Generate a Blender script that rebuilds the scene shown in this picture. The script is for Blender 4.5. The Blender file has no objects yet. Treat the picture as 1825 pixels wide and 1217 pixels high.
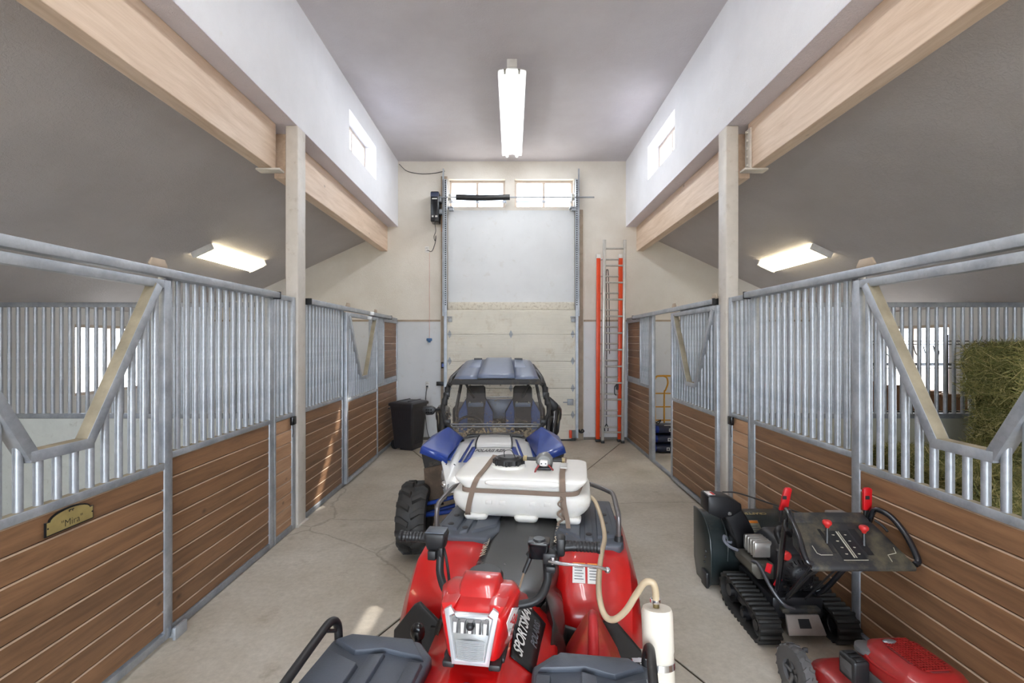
import bpy, bmesh, math, random
from mathutils import Vector, Matrix, Euler
random.seed(7)
SC = bpy.context.scene
COL = SC.collection
R = math.radians

# ------------------------------------------------------------------ camera, world, sun, exposure
cam_d = bpy.data.cameras.new('camera')
cam_d.sensor_width = 36.0
cam_d.lens = 860.0 / 1825.0 * 36.0
cam_d.clip_start = 0.05
cam = bpy.data.objects.new('camera', cam_d)
COL.objects.link(cam)
cam.location = (0.0, 0.0, 1.83)
cam.rotation_euler = (R(90), 0, 0)
SC.camera = cam

world = bpy.data.worlds.new('sky'); SC.world = world
world.use_nodes = True
wn = world.node_tree
wn.nodes['Background'].inputs['Color'].default_value = (0.80, 0.89, 1.0, 1)
wn.nodes['Background'].inputs['Strength'].default_value = 7.0

sun_d = bpy.data.lights.new('sun', 'SUN')
sun_d.energy = 6.0; sun_d.angle = R(0.8); sun_d.color = (1.0, 0.95, 0.86)
sun = bpy.data.objects.new('sun', sun_d); COL.objects.link(sun)
sun.rotation_euler = Vector((-0.70, -0.85, -1.0)).to_track_quat('-Z', 'Y').to_euler()

vs = SC.view_settings
vs.view_transform = 'Standard'; vs.look = 'None'; vs.gamma = 1.0; vs.use_curve_mapping = False
vs.exposure = 0.9
SC.cycles.max_bounces = 10
SC.cycles.diffuse_bounces = 6
SC.cycles.glossy_bounces = 4
SC.cycles.transparent_max_bounces = 12
SC.cycles.caustics_reflective = False
SC.cycles.caustics_refractive = False
SC.cycles.sample_clamp_indirect = 6.0

# ------------------------------------------------------------------ materials
def srgb(*c):
    return tuple((x / 255 / 12.92) if x / 255 <= 0.04045 else ((x / 255 + 0.055) / 1.055) ** 2.4 for x in c) + (1,)

class NT:
    def __init__(s, name):
        s.m = bpy.data.materials.new(name); s.m.use_nodes = True
        s.t = s.m.node_tree; s.b = s.t.nodes['Principled BSDF']
    def n(s, typ, **kw):
        nd = s.t.nodes.new('ShaderNode' + typ)
        for k, v in kw.items():
            if k in nd.inputs: nd.inputs[k].default_value = v
            else: setattr(nd, k, v)
        return nd
    def l(s, a, ao, b, bi): s.t.links.new(a.outputs[ao], b.inputs[bi])
    def coord(s, scale=(1, 1, 1), src='Object'):
        tc = s.n('TexCoord'); mp = s.n('Mapping'); mp.inputs['Scale'].default_value = scale
        s.l(tc, src, mp, 'Vector'); return mp
    def noise(s, vec, scale, detail=4, rough=0.55, dist=0.0):
        nd = s.n('TexNoise'); nd.inputs['Scale'].default_value = scale; nd.inputs['Detail'].default_value = detail
        nd.inputs['Roughness'].default_value = rough; nd.inputs['Distortion'].default_value = dist
        s.l(vec, 'Vector', nd, 'Vector'); return nd
    def ramp(s, src, out, stops):
        r = s.n('ValToRGB'); e = r.color_ramp.elements
        while len(e) < len(stops): e.new(0.5)
        for el, (p, c) in zip(e, stops):
            el.position = p; el.color = c if len(c) == 4 else c + (1,)
        s.l(src, out, r, 'Fac'); return r
    def mix(s, fac, a, b, mode='MIX'):
        mx = s.n('MixRGB'); mx.blend_type = mode
        for key, v in (('Fac', fac), ('Color1', a), ('Color2', b)):
            if isinstance(v, tuple) and isinstance(v[0], bpy.types.Node): s.l(v[0], v[1], mx, key)
            else: mx.inputs[key].default_value = v
        return mx
    def bump(s, src, out, strength=0.2, dist=0.01):
        bp = s.n('Bump'); bp.inputs['Strength'].default_value = strength; bp.inputs['Distance'].default_value = dist
        s.l(src, out, bp, 'Height'); s.l(bp, 'Normal', s.b, 'Normal'); return bp
    def base(s, node, out='Color'): s.l(node, out, s.b, 'Base Color')

def mat(name, col, rough=0.5, metal=0.0, var=0.12, scale=9.0, bump=0.0, bscale=60.0, spec=0.5, coat=0.0, dirt=None, dirt_amt=0.5, dscale=5.0):
    """painted / plastic / metal surface with mottled colour, optional dirt of its own and fine relief"""
    t = NT(name); t.b.inputs['Roughness'].default_value = rough; t.b.inputs['Metallic'].default_value = metal
    t.b.inputs['Specular IOR Level'].default_value = spec; t.b.inputs['Coat Weight'].default_value = coat
    v = t.coord(); n1 = t.noise(v, scale, 5, 0.6)
    lo = tuple(c * (1 - var) for c in col[:3]) + (1,); hi = tuple(min(1, c * (1 + var)) for c in col[:3]) + (1,)
    r = t.ramp(n1, 'Fac', [(0.3, lo), (0.7, hi)]); out = r
    if dirt:
        n2 = t.noise(v, dscale, 8, 0.7)
        r2 = t.ramp(n2, 'Fac', [(0.62 - 0.3 * dirt_amt, (0, 0, 0)), (0.8 - 0.2 * dirt_amt, (1, 1, 1))])
        sc_ = t.n('Math', operation='MULTIPLY'); sc_.inputs[1].default_value = min(1, 0.35 + dirt_amt * 0.6)
        t.l(r2, 'Color', sc_, 0)
        out = t.mix((sc_, 'Value'), (r, 'Color'), dirt)
        rr = t.n('MapRange'); rr.inputs['To Min'].default_value = rough; rr.inputs['To Max'].default_value = 0.85
        t.l(sc_, 'Value', rr, 'Value'); t.l(rr, 'Result', t.b, 'Roughness')
    t.base(out)
    if bump:
        nb = t.noise(v, bscale, 4, 0.6); t.bump(nb, 'Fac', bump, 0.01)
    return t.m

def emit(name, col, strength):
    t = NT(name); t.b.inputs['Base Color'].default_value = (0.9, 0.9, 0.88, 1)
    t.b.inputs['Emission Color'].default_value = col + (1,) if len(col) == 3 else col
    t.b.inputs['Emission Strength'].default_value = strength; t.b.inputs['Roughness'].default_value = 0.4
    return t.m

def wall_paint(name, c1, c2, stain, amt, bump=0.35, bscale=45.0):
    t = NT(name); t.b.inputs['Roughness'].default_value = 0.75
    v = t.coord(); n1 = t.noise(v, 1.3, 6, 0.6); r = t.ramp(n1, 'Fac', [(0.35, c1), (0.68, c2)])
    n2 = t.noise(v, 7.0, 9, 0.72); r2 = t.ramp(n2, 'Fac', [(0.60, (0, 0, 0)), (0.80, (1, 1, 1))])
    k = t.n('Math', operation='MULTIPLY'); k.inputs[1].default_value = amt; t.l(r2, 'Color', k, 0)
    m = t.mix((k, 'Value'), (r, 'Color'), stain)
    vo = t.n('TexVoronoi'); vo.inputs['Scale'].default_value = 7.0; t.l(v, 'Vector', vo, 'Vector')
    r3 = t.ramp(vo, 'Distance', [(0.0, (1, 1, 1)), (0.035, (0, 0, 0))])
    k3 = t.n('Math', operation='MULTIPLY'); k3.inputs[1].default_value = 0.22; t.l(r3, 'Color', k3, 0)
    m2 = t.mix((k3, 'Value'), (m, 'Color'), (0.2, 0.17, 0.14, 1)); t.base(m2)
    nb = t.noise(v, bscale, 6, 0.65, 1.2); rb = t.ramp(nb, 'Fac', [(0.45, (0, 0, 0)), (0.6, (1, 1, 1))]); t.bump(rb, 'Color', bump, 0.004)
    return t.m

def wood(name, dark, light, axis, rough=0.55, rnd=0.35):
    t = NT(name); t.b.inputs['Roughness'].default_value = rough
    sc_ = [9, 9, 9]; sc_[axis] = 0.7
    v = t.coord(tuple(sc_)); oi = t.n('ObjectInfo')
    add = t.n('VectorMath', operation='ADD'); ms = t.n('VectorMath', operation='SCALE'); ms.inputs['Scale'].default_value = 40.0
    cb = t.n('CombineXYZ'); t.l(oi, 'Random', cb, 'X'); t.l(oi, 'Random', cb, 'Y'); t.l(oi, 'Random', cb, 'Z')
    t.l(cb, 'Vector', ms, 0); t.l(v, 'Vector', add, 0); t.l(ms, 'Vector', add, 1)
    n1 = t.n('TexNoise'); n1.inputs['Scale'].default_value = 2.2; n1.inputs['Detail'].default_value = 9; n1.inputs['Roughness'].default_value = 0.68
    n1.inputs['Distortion'].default_value = 0.6
    t.l(add, 'Vector', n1, 'Vector')
    r = t.ramp(n1, 'Fac', [(0.28, dark), (0.5, tuple((a + b) / 2 for a, b in zip(dark, light))), (0.75, light)])
    hs = t.n('HueSaturation'); mr = t.n('MapRange'); mr.inputs['To Min'].default_value = 1 - rnd; mr.inputs['To Max'].default_value = 1 + rnd
    t.l(oi, 'Random', mr, 'Value'); t.l(mr, 'Result', hs, 'Value'); t.l(r, 'Color', hs, 'Color')
    # knots
    kc = [2.4, 2.4, 2.4]; kc[axis] = 1.5
    v2 = t.coord(tuple(kc)); add2 = t.n('VectorMath', operation='ADD'); t.l(v2, 'Vector', add2, 0); t.l(ms, 'Vector', add2, 1)
    vo = t.n('TexVoronoi'); vo.inputs['Scale'].default_value = 1.5; t.l(add2, 'Vector', vo, 'Vector')
    rk = t.ramp(vo, 'Distance', [(0.02, (1, 1, 1)), (0.075, (0, 0, 0))]); k = t.n('Math', operation='MULTIPLY'); k.inputs[1].default_value = 0.7; t.l(rk, 'Color', k, 0)
    mx = t.mix((k, 'Value'), (hs, 'Color'), tuple(c * 0.3 for c in dark[:3]) + (1,)); t.base(mx)
    t.bump(n1, 'Fac', 0.12, 0.004)
    return t.m

def galv(name, c=(0.48, 0.51, 0.555), rough=0.40, metal=0.6):
    t = NT(name); t.b.inputs['Metallic'].default_value = metal
    v = t.coord(); vo = t.n('TexVoronoi'); vo.inputs['Scale'].default_value = 55.0; t.l(v, 'Vector', vo, 'Vector')
    n = t.noise(v, 6, 6, 0.65)
    r1 = t.ramp(vo, 'Color', [(0.0, tuple(x * .94 for x in c)), (1.0, tuple(x * 1.06 for x in c))])
    r2 = t.ramp(n, 'Fac', [(0.35, (.74, .75, .77)), (0.65, (1.08, 1.07, 1.05))])
    m = t.mix(1.0, (r1, 'Color'), (r2, 'Color'), 'MULTIPLY')
    n3 = t.noise(v, 14, 8, 0.75); r3 = t.ramp(n3, 'Fac', [(0.66, (0, 0, 0)), (0.82, (.4, .4, .4))])
    m3 = t.mix((r3, 'Color'), (m, 'Color'), srgb(150, 138, 118)); t.base(m3)
    rr = t.n('MapRange'); rr.inputs['To Min'].default_value = rough - .1; rr.inputs['To Max'].default_value = rough + .18
    t.l(n, 'Fac', rr, 'Value'); t.l(rr, 'Result', t.b, 'Roughness')
    return t.m

def concrete(name):
    t = NT(name); v = t.coord()
    n1 = t.noise(v, 0.9, 7, 0.62); r1 = t.ramp(n1, 'Fac', [(0.3, srgb(164, 154, 136)), (0.5, srgb(190, 181, 166)), (0.72, srgb(210, 203, 191))])
    n2 = t.noise(v, 26, 8, 0.7); r2 = t.ramp(n2, 'Fac', [(0.3, (.82, .81, .8)), (0.7, (1.06, 1.06, 1.06))])
    m = t.mix(1.0, (r1, 'Color'), (r2, 'Color'), 'MULTIPLY')
    n4 = t.noise(v, 3.2, 8, 0.7); r4 = t.ramp(n4, 'Fac', [(0.58, (0, 0, 0)), (0.74, (.55, .55, .55))])
    m4 = t.mix((r4, 'Color'), (m, 'Color'), srgb(128, 112, 88))
    n5 = t.noise(v, 5.0, 6, 0.6)
    r5 = t.ramp(n5, 'Fac', [(0.70, (0, 0, 0)), (0.78, (.5, .5, .5))]); m5 = t.mix((r5, 'Color'), (m4, 'Color'), srgb(214, 206, 192))
    # hairline cracks: the edges of a few large warped cells
    nd = t.noise(v, 1.6, 4, 0.6); ad = t.n('MixRGB'); ad.inputs['Fac'].default_value = 0.22; t.l(v, 'Vector', ad, 'Color1'); t.l(nd, 'Color', ad, 'Color2')
    vo = t.n('TexVoronoi', feature='DISTANCE_TO_EDGE'); vo.inputs['Scale'].default_value = 0.40; t.l(ad, 'Color', vo, 'Vector')
    rc = t.ramp(vo, 'Distance', [(0.0, (.42, .42, .42)), (0.0012, (0, 0, 0))]); mc = t.mix((rc, 'Color'), (m5, 'Color'), srgb(92, 80, 64)); t.base(mc)
    rr = t.n('MapRange'); rr.inputs['To Min'].default_value = 0.38; rr.inputs['To Max'].default_value = 0.75; t.l(n1, 'Fac', rr, 'Value'); t.l(rr, 'Result', t.b, 'Roughness')
    t.bump(n2, 'Fac', 0.12, 0.004)
    return t.m

def glass(name, tint=(1, 1, 1), rough=0.0, a=0.12, dirt=None):
    """thin pane: mostly clear, a share of gloss, optional splashed mud"""
    t = NT(name); nt = t.t; out = nt.nodes['Material Output']
    tr = t.n('BsdfTransparent'); tr.inputs['Color'].default_value = tint + (1,)
    gl = t.n('BsdfGlossy'); gl.inputs['Roughness'].default_value = rough; gl.inputs['Color'].default_value = (.9, .92, .95, 1)
    m1 = t.n('MixShader'); m1.inputs['Fac'].default_value = a; t.l(tr, 'BSDF', m1, 1); t.l(gl, 'BSDF', m1, 2); last = m1
    if dirt:
        v = t.coord(); n = t.noise(v, 38, 6, 0.7); z = t.n('SeparateXYZ'); t.l(v, 'Vector', z, 'Vector')
        ml = t.n('MapRange'); ml.inputs['From Min'].default_value = dirt[1]; ml.inputs['From Max'].default_value = dirt[2]
        ml.inputs['To Min'].default_value = 0.16; ml.inputs['To Max'].default_value = -0.02; t.l(z, 'Z', ml, 'Value')
        sm = t.n('Math', operation='ADD'); t.l(n, 'Fac', sm, 0); t.l(ml, 'Result', sm, 1)
        r = t.ramp(sm, 'Value', [(0.58, (.04, .04, .04)), (0.68, (.85, .85, .85))])
        df = t.n('BsdfDiffuse'); df.inputs['Color'].default_value = dirt[0]
        m2 = t.n('MixShader'); t.l(r, 'Color', m2, 'Fac'); t.l(m1, 'Shader', m2, 1); t.l(df, 'BSDF', m2, 2); last = m2
    t.l(last, 'Shader', out, 'Surface')
    return t.m

# ------------------------------------------------------------------ mesh building
class MB:
    def __init__(s): s.v = []; s.f = []; s.mi = []; s.cur = 0
    def _add(s, vs, fs):
        o = len(s.v); s.v += [tuple(p) for p in vs]; s.f += [tuple(i + o for i in f) for f in fs]; s.mi += [s.cur] * len(fs); return s
    def box(s, x0, x1, y0, y1, z0, z1):
        vs = [(x, y, z) for z in (z0, z1) for y in (y0, y1) for x in (x0, x1)]
        return s._add(vs, [(0, 2, 3, 1), (4, 5, 7, 6), (0, 1, 5, 4), (2, 6, 7, 3), (0, 4, 6, 2), (1, 3, 7, 5)])
    def topdust(s):
        s.mi[1] = 1; return s
    def obox(s, c, ax, ay, az, hx, hy, hz):
        c, ax, ay, az = map(Vector, (c, ax, ay, az)); ax, ay, az = ax.normalized() * hx, ay.normalized() * hy, az.normalized() * hz
        vs = [c + ax * i + ay * j + az * k for k in (-1, 1) for j in (-1, 1) for i in (-1, 1)]
        return s._add(vs, [(0, 2, 3, 1), (4, 5, 7, 6), (0, 1, 5, 4), (2, 6, 7, 3), (0, 4, 6, 2), (1, 3, 7, 5)])
    def beam(s, p0, p1, w, h, up=(0, 0, 1)):
        p0, p1 = Vector(p0), Vector(p1); d = (p1 - p0).normalized(); sx = d.cross(Vector(up)).normalized(); uz = sx.cross(d)
        return s.obox((p0 + p1) / 2, d, sx, uz, (p1 - p0).length / 2, w / 2, h / 2)
    def rings(s, rings, cap0=True, cap1=True, closed=True):
        n = len(rings[0]); vs = [p for r in rings for p in r]; fs = []
        for k in range(len(rings) - 1):
            for i in range(n if closed else n - 1):
                j = (i + 1) % n; fs.append((k * n + i, k * n + j, (k + 1) * n + j, (k + 1) * n + i))
        if cap0: fs.append(tuple(range(n - 1, -1, -1)))
        if cap1: fs.append(tuple(range((len(rings) - 1) * n, len(rings) * n)))
        return s._add(vs, fs)
    def tube(s, pts, r, n=10, smooth=0, closed=False, flat=None):
        pts = [Vector(p) for p in pts]
        if smooth: pts = spline(pts, smooth, closed)
        rs = r if isinstance(r, (list, tuple)) else [r] * len(pts)
        if len(rs) != len(pts): rs = [rs[min(len(rs) - 1, int(i * len(rs) / len(pts)))] for i in range(len(pts))]
        N = len(pts); T = []
        for i in range(N):
            a = pts[i - 1] if (i or closed) else pts[0]; b = pts[(i + 1) % N] if (i < N - 1 or closed) else pts[-1]
            T.append((b - a).normalized())
        up = Vector((0, 0, 1)) if abs(T[0].z) < 0.9 else Vector((1, 0, 0))
        u = T[0].cross(up).normalized(); rg = []
        for i in range(N):
            u = (u - T[i] * u.dot(T[i])).normalized(); w = T[i].cross(u)
            fx = flat or 1.0
            rg.append([pts[i] + u * rs[i] * math.cos(2 * math.pi * k / n) + w * rs[i] * fx * math.sin(2 * math.pi * k / n) for k in range(n)])
        if closed:
            rg.append(rg[0]); return s.rings(rg, False, False)
        return s.rings(rg)
    def cyl(s, p0, p1, r0, r1=None, n=16):
        return s.tube([p0, p1], [r0, r0 if r1 is None else r1], n)
    def lathe(s, prof, c=(0, 0, 0), axis='z', n=24, a0=0.0, a1=2 * math.pi, cap=True):
        c = Vector(c); rg = []
        for r, h in prof:
            ring = []
            for k in range(n):
                a = a0 + (a1 - a0) * k / n; p = (r * math.cos(a), r * math.sin(a), h)
                p = {'z': p, 'x': (p[2], p[0], p[1]), 'y': (p[1], p[2], p[0])}[axis]; ring.append(c + Vector(p))
            rg.append(ring)
        return s.rings(rg, cap and prof[0][0] > 1e-6, cap and prof[-1][0] > 1e-6)
    def prism(s, poly, axis, a, b):
        def P(p, h): return {'x': (h, p[0], p[1]), 'y': (p[0], h, p[1]), 'z': (p[0], p[1], h)}[axis]
        return s.rings([[P(p, a) for p in poly], [P(p, b) for p in poly]])
    def quad(s, *p): return s._add(p, [tuple(range(len(p)))])
    def grid(s, rows):
        n = len(rows[0]); return s._add([p for r in rows for p in r], [(k * n + i, k * n + i + 1, (k + 1) * n + i + 1, (k + 1) * n + i) for k in range(len(rows) - 1) for i in range(n - 1)])
    def ball(s, c, r, n=14, m=8, sc=(1, 1, 1)):
        rg = []
        for j in range(1, m):
            t = math.pi * j / m; rg.append([(c[0] + r * sc[0] * math.sin(t) * math.cos(2 * math.pi * k / n), c[1] + r * sc[1] * math.sin(t) * math.sin(2 * math.pi * k / n), c[2] - r * sc[2] * math.cos(t)) for k in range(n)])
        return s.rings(rg)
    def xf(s, M, start=0):
        s.v[start:] = [tuple(M @ Vector(p)) for p in s.v[start:]]; return s
    def mesh(s, name, mats, bevel=0.0, seg=2, smooth=40, merge=0.0):
        me = bpy.data.meshes.new(name); me.from_pydata(s.v, [], s.f)
        for m in (mats if isinstance(mats, (list, tuple)) else [mats]): me.materials.append(m)
        me.polygons.foreach_set('material_index', s.mi)
        bm = bmesh.new(); bm.from_mesh(me)
        if merge: bmesh.ops.remove_doubles(bm, verts=bm.verts, dist=merge)
        bmesh.ops.recalc_face_normals(bm, faces=bm.faces)
        if bevel:
            es = [e for e in bm.edges if len(e.link_faces) == 2 and e.calc_face_angle(0) > R(35)]
            bmesh.ops.bevel(bm, geom=es, offset=bevel, offset_type='OFFSET', segments=seg, profile=0.5, affect='EDGES', clamp_overlap=True)
        if smooth:
            for f in bm.faces: f.smooth = True
            for e in bm.edges:
                if len(e.link_faces) == 2 and e.calc_face_angle(0) > R(smooth): e.smooth = False
        bm.to_mesh(me); bm.free(); return me
    def build(s, name, mats, parent=None, **kw):
        sub = kw.pop('sub', 0); sol = kw.pop('solid', 0)
        o = bpy.data.objects.new(name, s.mesh(name, mats, **kw)); COL.objects.link(o)
        if parent: o.parent = parent
        if sol:
            md = o.modifiers.new('thickness', 'SOLIDIFY'); md.thickness = sol; md.offset = 0
        if sub:
            md = o.modifiers.new('smooth', 'SUBSURF'); md.levels = sub; md.render_levels = sub
        return o

def spline(pts, k, closed=False):
    out = []; N = len(pts); rng = range(N if closed else N - 1)
    for i in rng:
        p0 = pts[i - 1] if (i > 0 or closed) else pts[0] * 2 - pts[1]; p1 = pts[i]; p2 = pts[(i + 1) % N]
        p3 = pts[(i + 2) % N] if (i + 2 < N or closed) else p2 * 2 - p1
        for j in range(k):
            t = j / k; out.append(0.5 * ((2 * p1) + (p2 - p0) * t + (2 * p0 - 5 * p1 + 4 * p2 - p3) * t * t + (3 * p1 - p0 - 3 * p2 + p3) * t ** 3))
    if not closed: out.append(pts[-1])
    return out

def rrect(hx, hy, r, z, n=6, cx=0, cy=0):
    r = min(r, hx - 1e-4, hy - 1e-4); pts = []
    for sx, sy, a in ((1, 1, 0), (-1, 1, 90), (-1, -1, 180), (1, -1, 270)):
        for k in range(n + 1):
            t = R(a + 90 * k / n); pts.append((cx + sx * (hx - r) + r * math.cos(t), cy + sy * (hy - r) + r * math.sin(t), z))
    return pts

def link_copy(o, parent=None, name=None):
    c = o.copy(); COL.objects.link(c); c.parent = parent
    if name: c.name = name
    return c
def copy_tree(o, parent=None):
    c = link_copy(o, parent)
    for ch in list(o.children): copy_tree(ch, c)
    return c
def inst(name, me, parent=None, loc=(0, 0, 0), rot=(0, 0, 0)):
    o = bpy.data.objects.new(name, me); COL.objects.link(o); o.location = loc; o.rotation_euler = rot
    if parent: o.parent = parent
    return o
def thing(name, label, cat, loc=(0, 0, 0), rz=0.0, group=None):
    o = bpy.data.objects.new(name, None); COL.objects.link(o); o.empty_display_size = 0.1
    o.location = loc; o.rotation_euler = (0, 0, rz); return tag(o, label, cat, group)
def tag(o, label, cat, group=None):
    o['label'] = label; o['category'] = cat
    if group: o['group'] = group
    return o
def struct(o, label=None):
    o['kind'] = 'structure'
    if label: o['label'] = label
    return o
def text_mesh(s, size, depth=0.0, shear=0.0, align='CENTER', spacing=1.0, bold=0.0):
    cu = bpy.data.curves.new('lettering', 'FONT'); cu.body = s; cu.size = size; cu.extrude = depth; cu.align_x = align; cu.align_y = 'CENTER'
    cu.shear = shear; cu.space_character = spacing; cu.offset = bold; cu.resolution_u = 3
    o = bpy.data.objects.new('lettering', cu); COL.objects.link(o); bpy.context.view_layer.update()
    me = bpy.data.meshes.new_from_object(o.evaluated_get(bpy.context.evaluated_depsgraph_get()))
    bpy.data.objects.remove(o); bpy.data.curves.remove(cu); return me
def lettering(name, s, size, m, parent, origin, xdir, ydir, squash=1.0, **kw):
    me = text_mesh(s, size, **kw); me.transform(Matrix.Diagonal((squash, 1, 1, 1))); me.materials.clear(); me.materials.append(m)
    x = Vector(xdir).normalized(); y = Vector(ydir); y = (y - x * y.dot(x)).normalized(); z = x.cross(y)
    M = Matrix((x, y, z)).transposed().to_4x4(); M.translation = Vector(origin); me.transform(M)
    o = bpy.data.objects.new(name, me); COL.objects.link(o); o.parent = parent; return o

M = {}
M['wall'] = wall_paint('wall_cream', srgb(218, 211, 200), srgb(230, 225, 216), srgb(190, 168, 138), 0.4)
M['white_wall'] = wall_paint('wall_white', srgb(228, 228, 232), srgb(237, 237, 241), srgb(212, 200, 184), 0.3)
M['ceil'] = wall_paint('ceiling_paint', srgb(204, 199, 204), srgb(214, 210, 215), srgb(198, 190, 180), 0.3, 0.3, 30)
M['stall_ceil'] = wall_paint('stall_ceiling_paint', srgb(190, 186, 188), srgb(199, 195, 197), srgb(172, 162, 150), 0.4, 0.4, 30)
M['soffit'] = wall_paint('soffit_paint', srgb(224, 220, 230), srgb(232, 228, 238), srgb(176, 166, 156), 0.25, 0.7, 40)
M['panel'] = mat('white_wallboard', srgb(216, 218, 220), 0.35, var=0.04, scale=2, dirt=srgb(178, 168, 150), dirt_amt=0.12)
M['door_panel'] = mat('cream_door_steel', srgb(224, 219, 206), 0.45, var=0.05, scale=3, dirt=srgb(172, 146, 108), dirt_amt=0.22)
M['door_dirty'] = mat('dirty_header_paint', srgb(222, 216, 202), 0.55, var=0.05, scale=3, dirt=srgb(128, 100, 66), dirt_amt=0.42, dscale=22)
M['jamb'] = mat('jamb_paint', srgb(168, 152, 134), 0.6, var=0.12, dirt=srgb(120, 96, 70), dirt_amt=0.3)
M['concrete'] = concrete('concrete')
M['joint'] = mat('joint_filler', srgb(70, 58, 44), 0.9)
M['board_edge'] = mat('dusty_lit_board_edge', srgb(178, 152, 128), .8)  # dust on the top chamfers, with light from above put into the colour
M['dust'] = mat('tan_dust_ledge', srgb(150, 140, 120), .85, var=.2)
M['rubber_mat'] = mat('rubber_mat', srgb(120, 116, 108), 0.85)
M['ground'] = mat('gravel_ground', srgb(190, 180, 165), 0.9)
M['galv'] = galv('galvanised_steel')
M['galv_dark'] = galv('galvanised_steel_dull', (0.36, 0.38, 0.41), 0.5)
M['board'] = wood('stained_board', srgb(98, 70, 48), srgb(146, 108, 77), 1, 0.5, 0.13)
M['board_light'] = wood('stained_board_light', srgb(150, 110, 80), srgb(198, 158, 124), 1, 0.5, 0.10)
M['glulam'] = wood('glulam_beam', srgb(200, 172, 146), srgb(232, 210, 190), 1, 0.5, 0.02)
M['post'] = mat('tan_post_paint', srgb(204, 197, 188), 0.4, var=0.06, dirt=srgb(150, 128, 104), dirt_amt=0.16, dscale=12)
M['white_metal'] = mat('white_enamel', srgb(226, 224, 220), 0.4)
M['lens_warm'] = emit('lit_lens_warm', (1.0, 0.86, 0.56), 4.6)
M['lens_cool'] = emit('lit_tube_white', (0.92, 0.965, 1.0), 25.0)
M['black'] = mat('black_plastic', srgb(30, 30, 32), 0.45)
M['black_gloss'] = mat('black_gloss', srgb(20, 20, 23), 0.22)
M['black_metal'] = mat('black_enamel', srgb(24, 25, 28), 0.3)
M['steel'] = mat('bright_steel', srgb(190, 190, 192), 0.25, metal=0.9)
M['alu'] = mat('dull_aluminium', srgb(196, 194, 188), 0.4, metal=0.55)
M['orange'] = mat('orange_fibreglass', srgb(226, 72, 26), 0.4, var=0.08)
M['tan_steel'] = mat('tan_steel', srgb(176, 158, 138), .55)
M['win_frame'] = mat('white_vinyl', srgb(196, 182, 170), 0.4)
M['win_glass'] = glass('window_glass', (0.97, 0.98, 1.0), 0.0, 0.05)
M['red_plastic'] = mat('red_plastic', srgb(205, 20, 22), 0.3, var=0.06, coat=0.3)
# ------------------------------------------------------------------ the barn shell
W = 2.13            # plane of the stall fronts
AISLE = 2.125       # clerestory walls
YB = 9.0            # back wall
YF = -3.2           # front end
XO = 5.8            # outer walls
ZC = 5.19

def wall_x(name, x0, x1, y0, y1, z0, z1, holes, m, label):
    """wall slab across x with (ya,yb,za,zb) openings"""
    b = MB(); ys = sorted({y0, y1} | {h[0] for h in holes} | {h[1] for h in holes})
    for ya, yb in zip(ys, ys[1:]):
        hs = sorted((h for h in holes if h[0] <= ya and h[1] >= yb), key=lambda h: h[2]); z = z0
        for h in hs: b.box(x0, x1, ya, yb, z, h[2]); z = h[3]
        b.box(x0, x1, ya, yb, z, z1)
    return struct(b.build(name, m, smooth=0, merge=1e-4), label)
def wall_y(name, y0, y1, x0, x1, z0, z1, holes, m, label):
    b = MB(); xs = sorted({x0, x1} | {h[0] for h in holes} | {h[1] for h in holes})
    for xa, xb in zip(xs, xs[1:]):
        hs = sorted((h for h in holes if h[0] <= xa and h[1] >= xb), key=lambda h: h[2]); z = z0
        for h in hs: b.box(xa, xb, y0, y1, z, h[2]); z = h[3]
        b.box(xa, xb, y0, y1, z, z1)
    return struct(b.build(name, m, smooth=0, merge=1e-4), label)

# floor: a base, saw-cut slabs that meet in an X over the middle of the aisle, rubber-grey stall floors
fl = struct(MB().box(-XO, XO, YF, YB + .25, -.25, -.014).build('floor', M['joint'], smooth=0), 'concrete barn floor with diagonal saw-cut joints')
def slab(poly):
    c = (sum(p[0] for p in poly) / len(poly), sum(p[1] for p in poly) / len(poly)); g = 0.0085; q = []
    for p in poly:
        d = Vector((p[0] - c[0], p[1] - c[1])); d = d.normalized() * g * 1.6; q.append((p[0] - d.x, p[1] - d.y))
    return MB().prism(q, 'z', -.014, 0).build('slab', M['concrete'], fl, bevel=0.004, seg=1)
k = 0.49; yc = 4.7; ya, yb = yc - W / k, YB
slab([(-W, ya), (W, ya), (0, yc)])
slab([(0, yc), (2.107, YB), (-2.107, YB)])
slab([(-W, ya), (0, yc), (-2.107, YB), (-W, YB)])
slab([(W, ya), (W, YB), (2.107, YB), (0, yc)])
slab([(-W, YF), (W, YF), (W, ya), (-W, ya)])
slab([(-XO, YF), (-W, YF), (-W, YB), (-XO, YB)])
slab([(W, YF), (XO, YF), (XO, YB), (W, YB)])
struct(MB().box(-40, 40, -40, 40, -.35, -.26).build('ground', M['ground'], smooth=0), 'gravel ground outside the barn')

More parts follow.
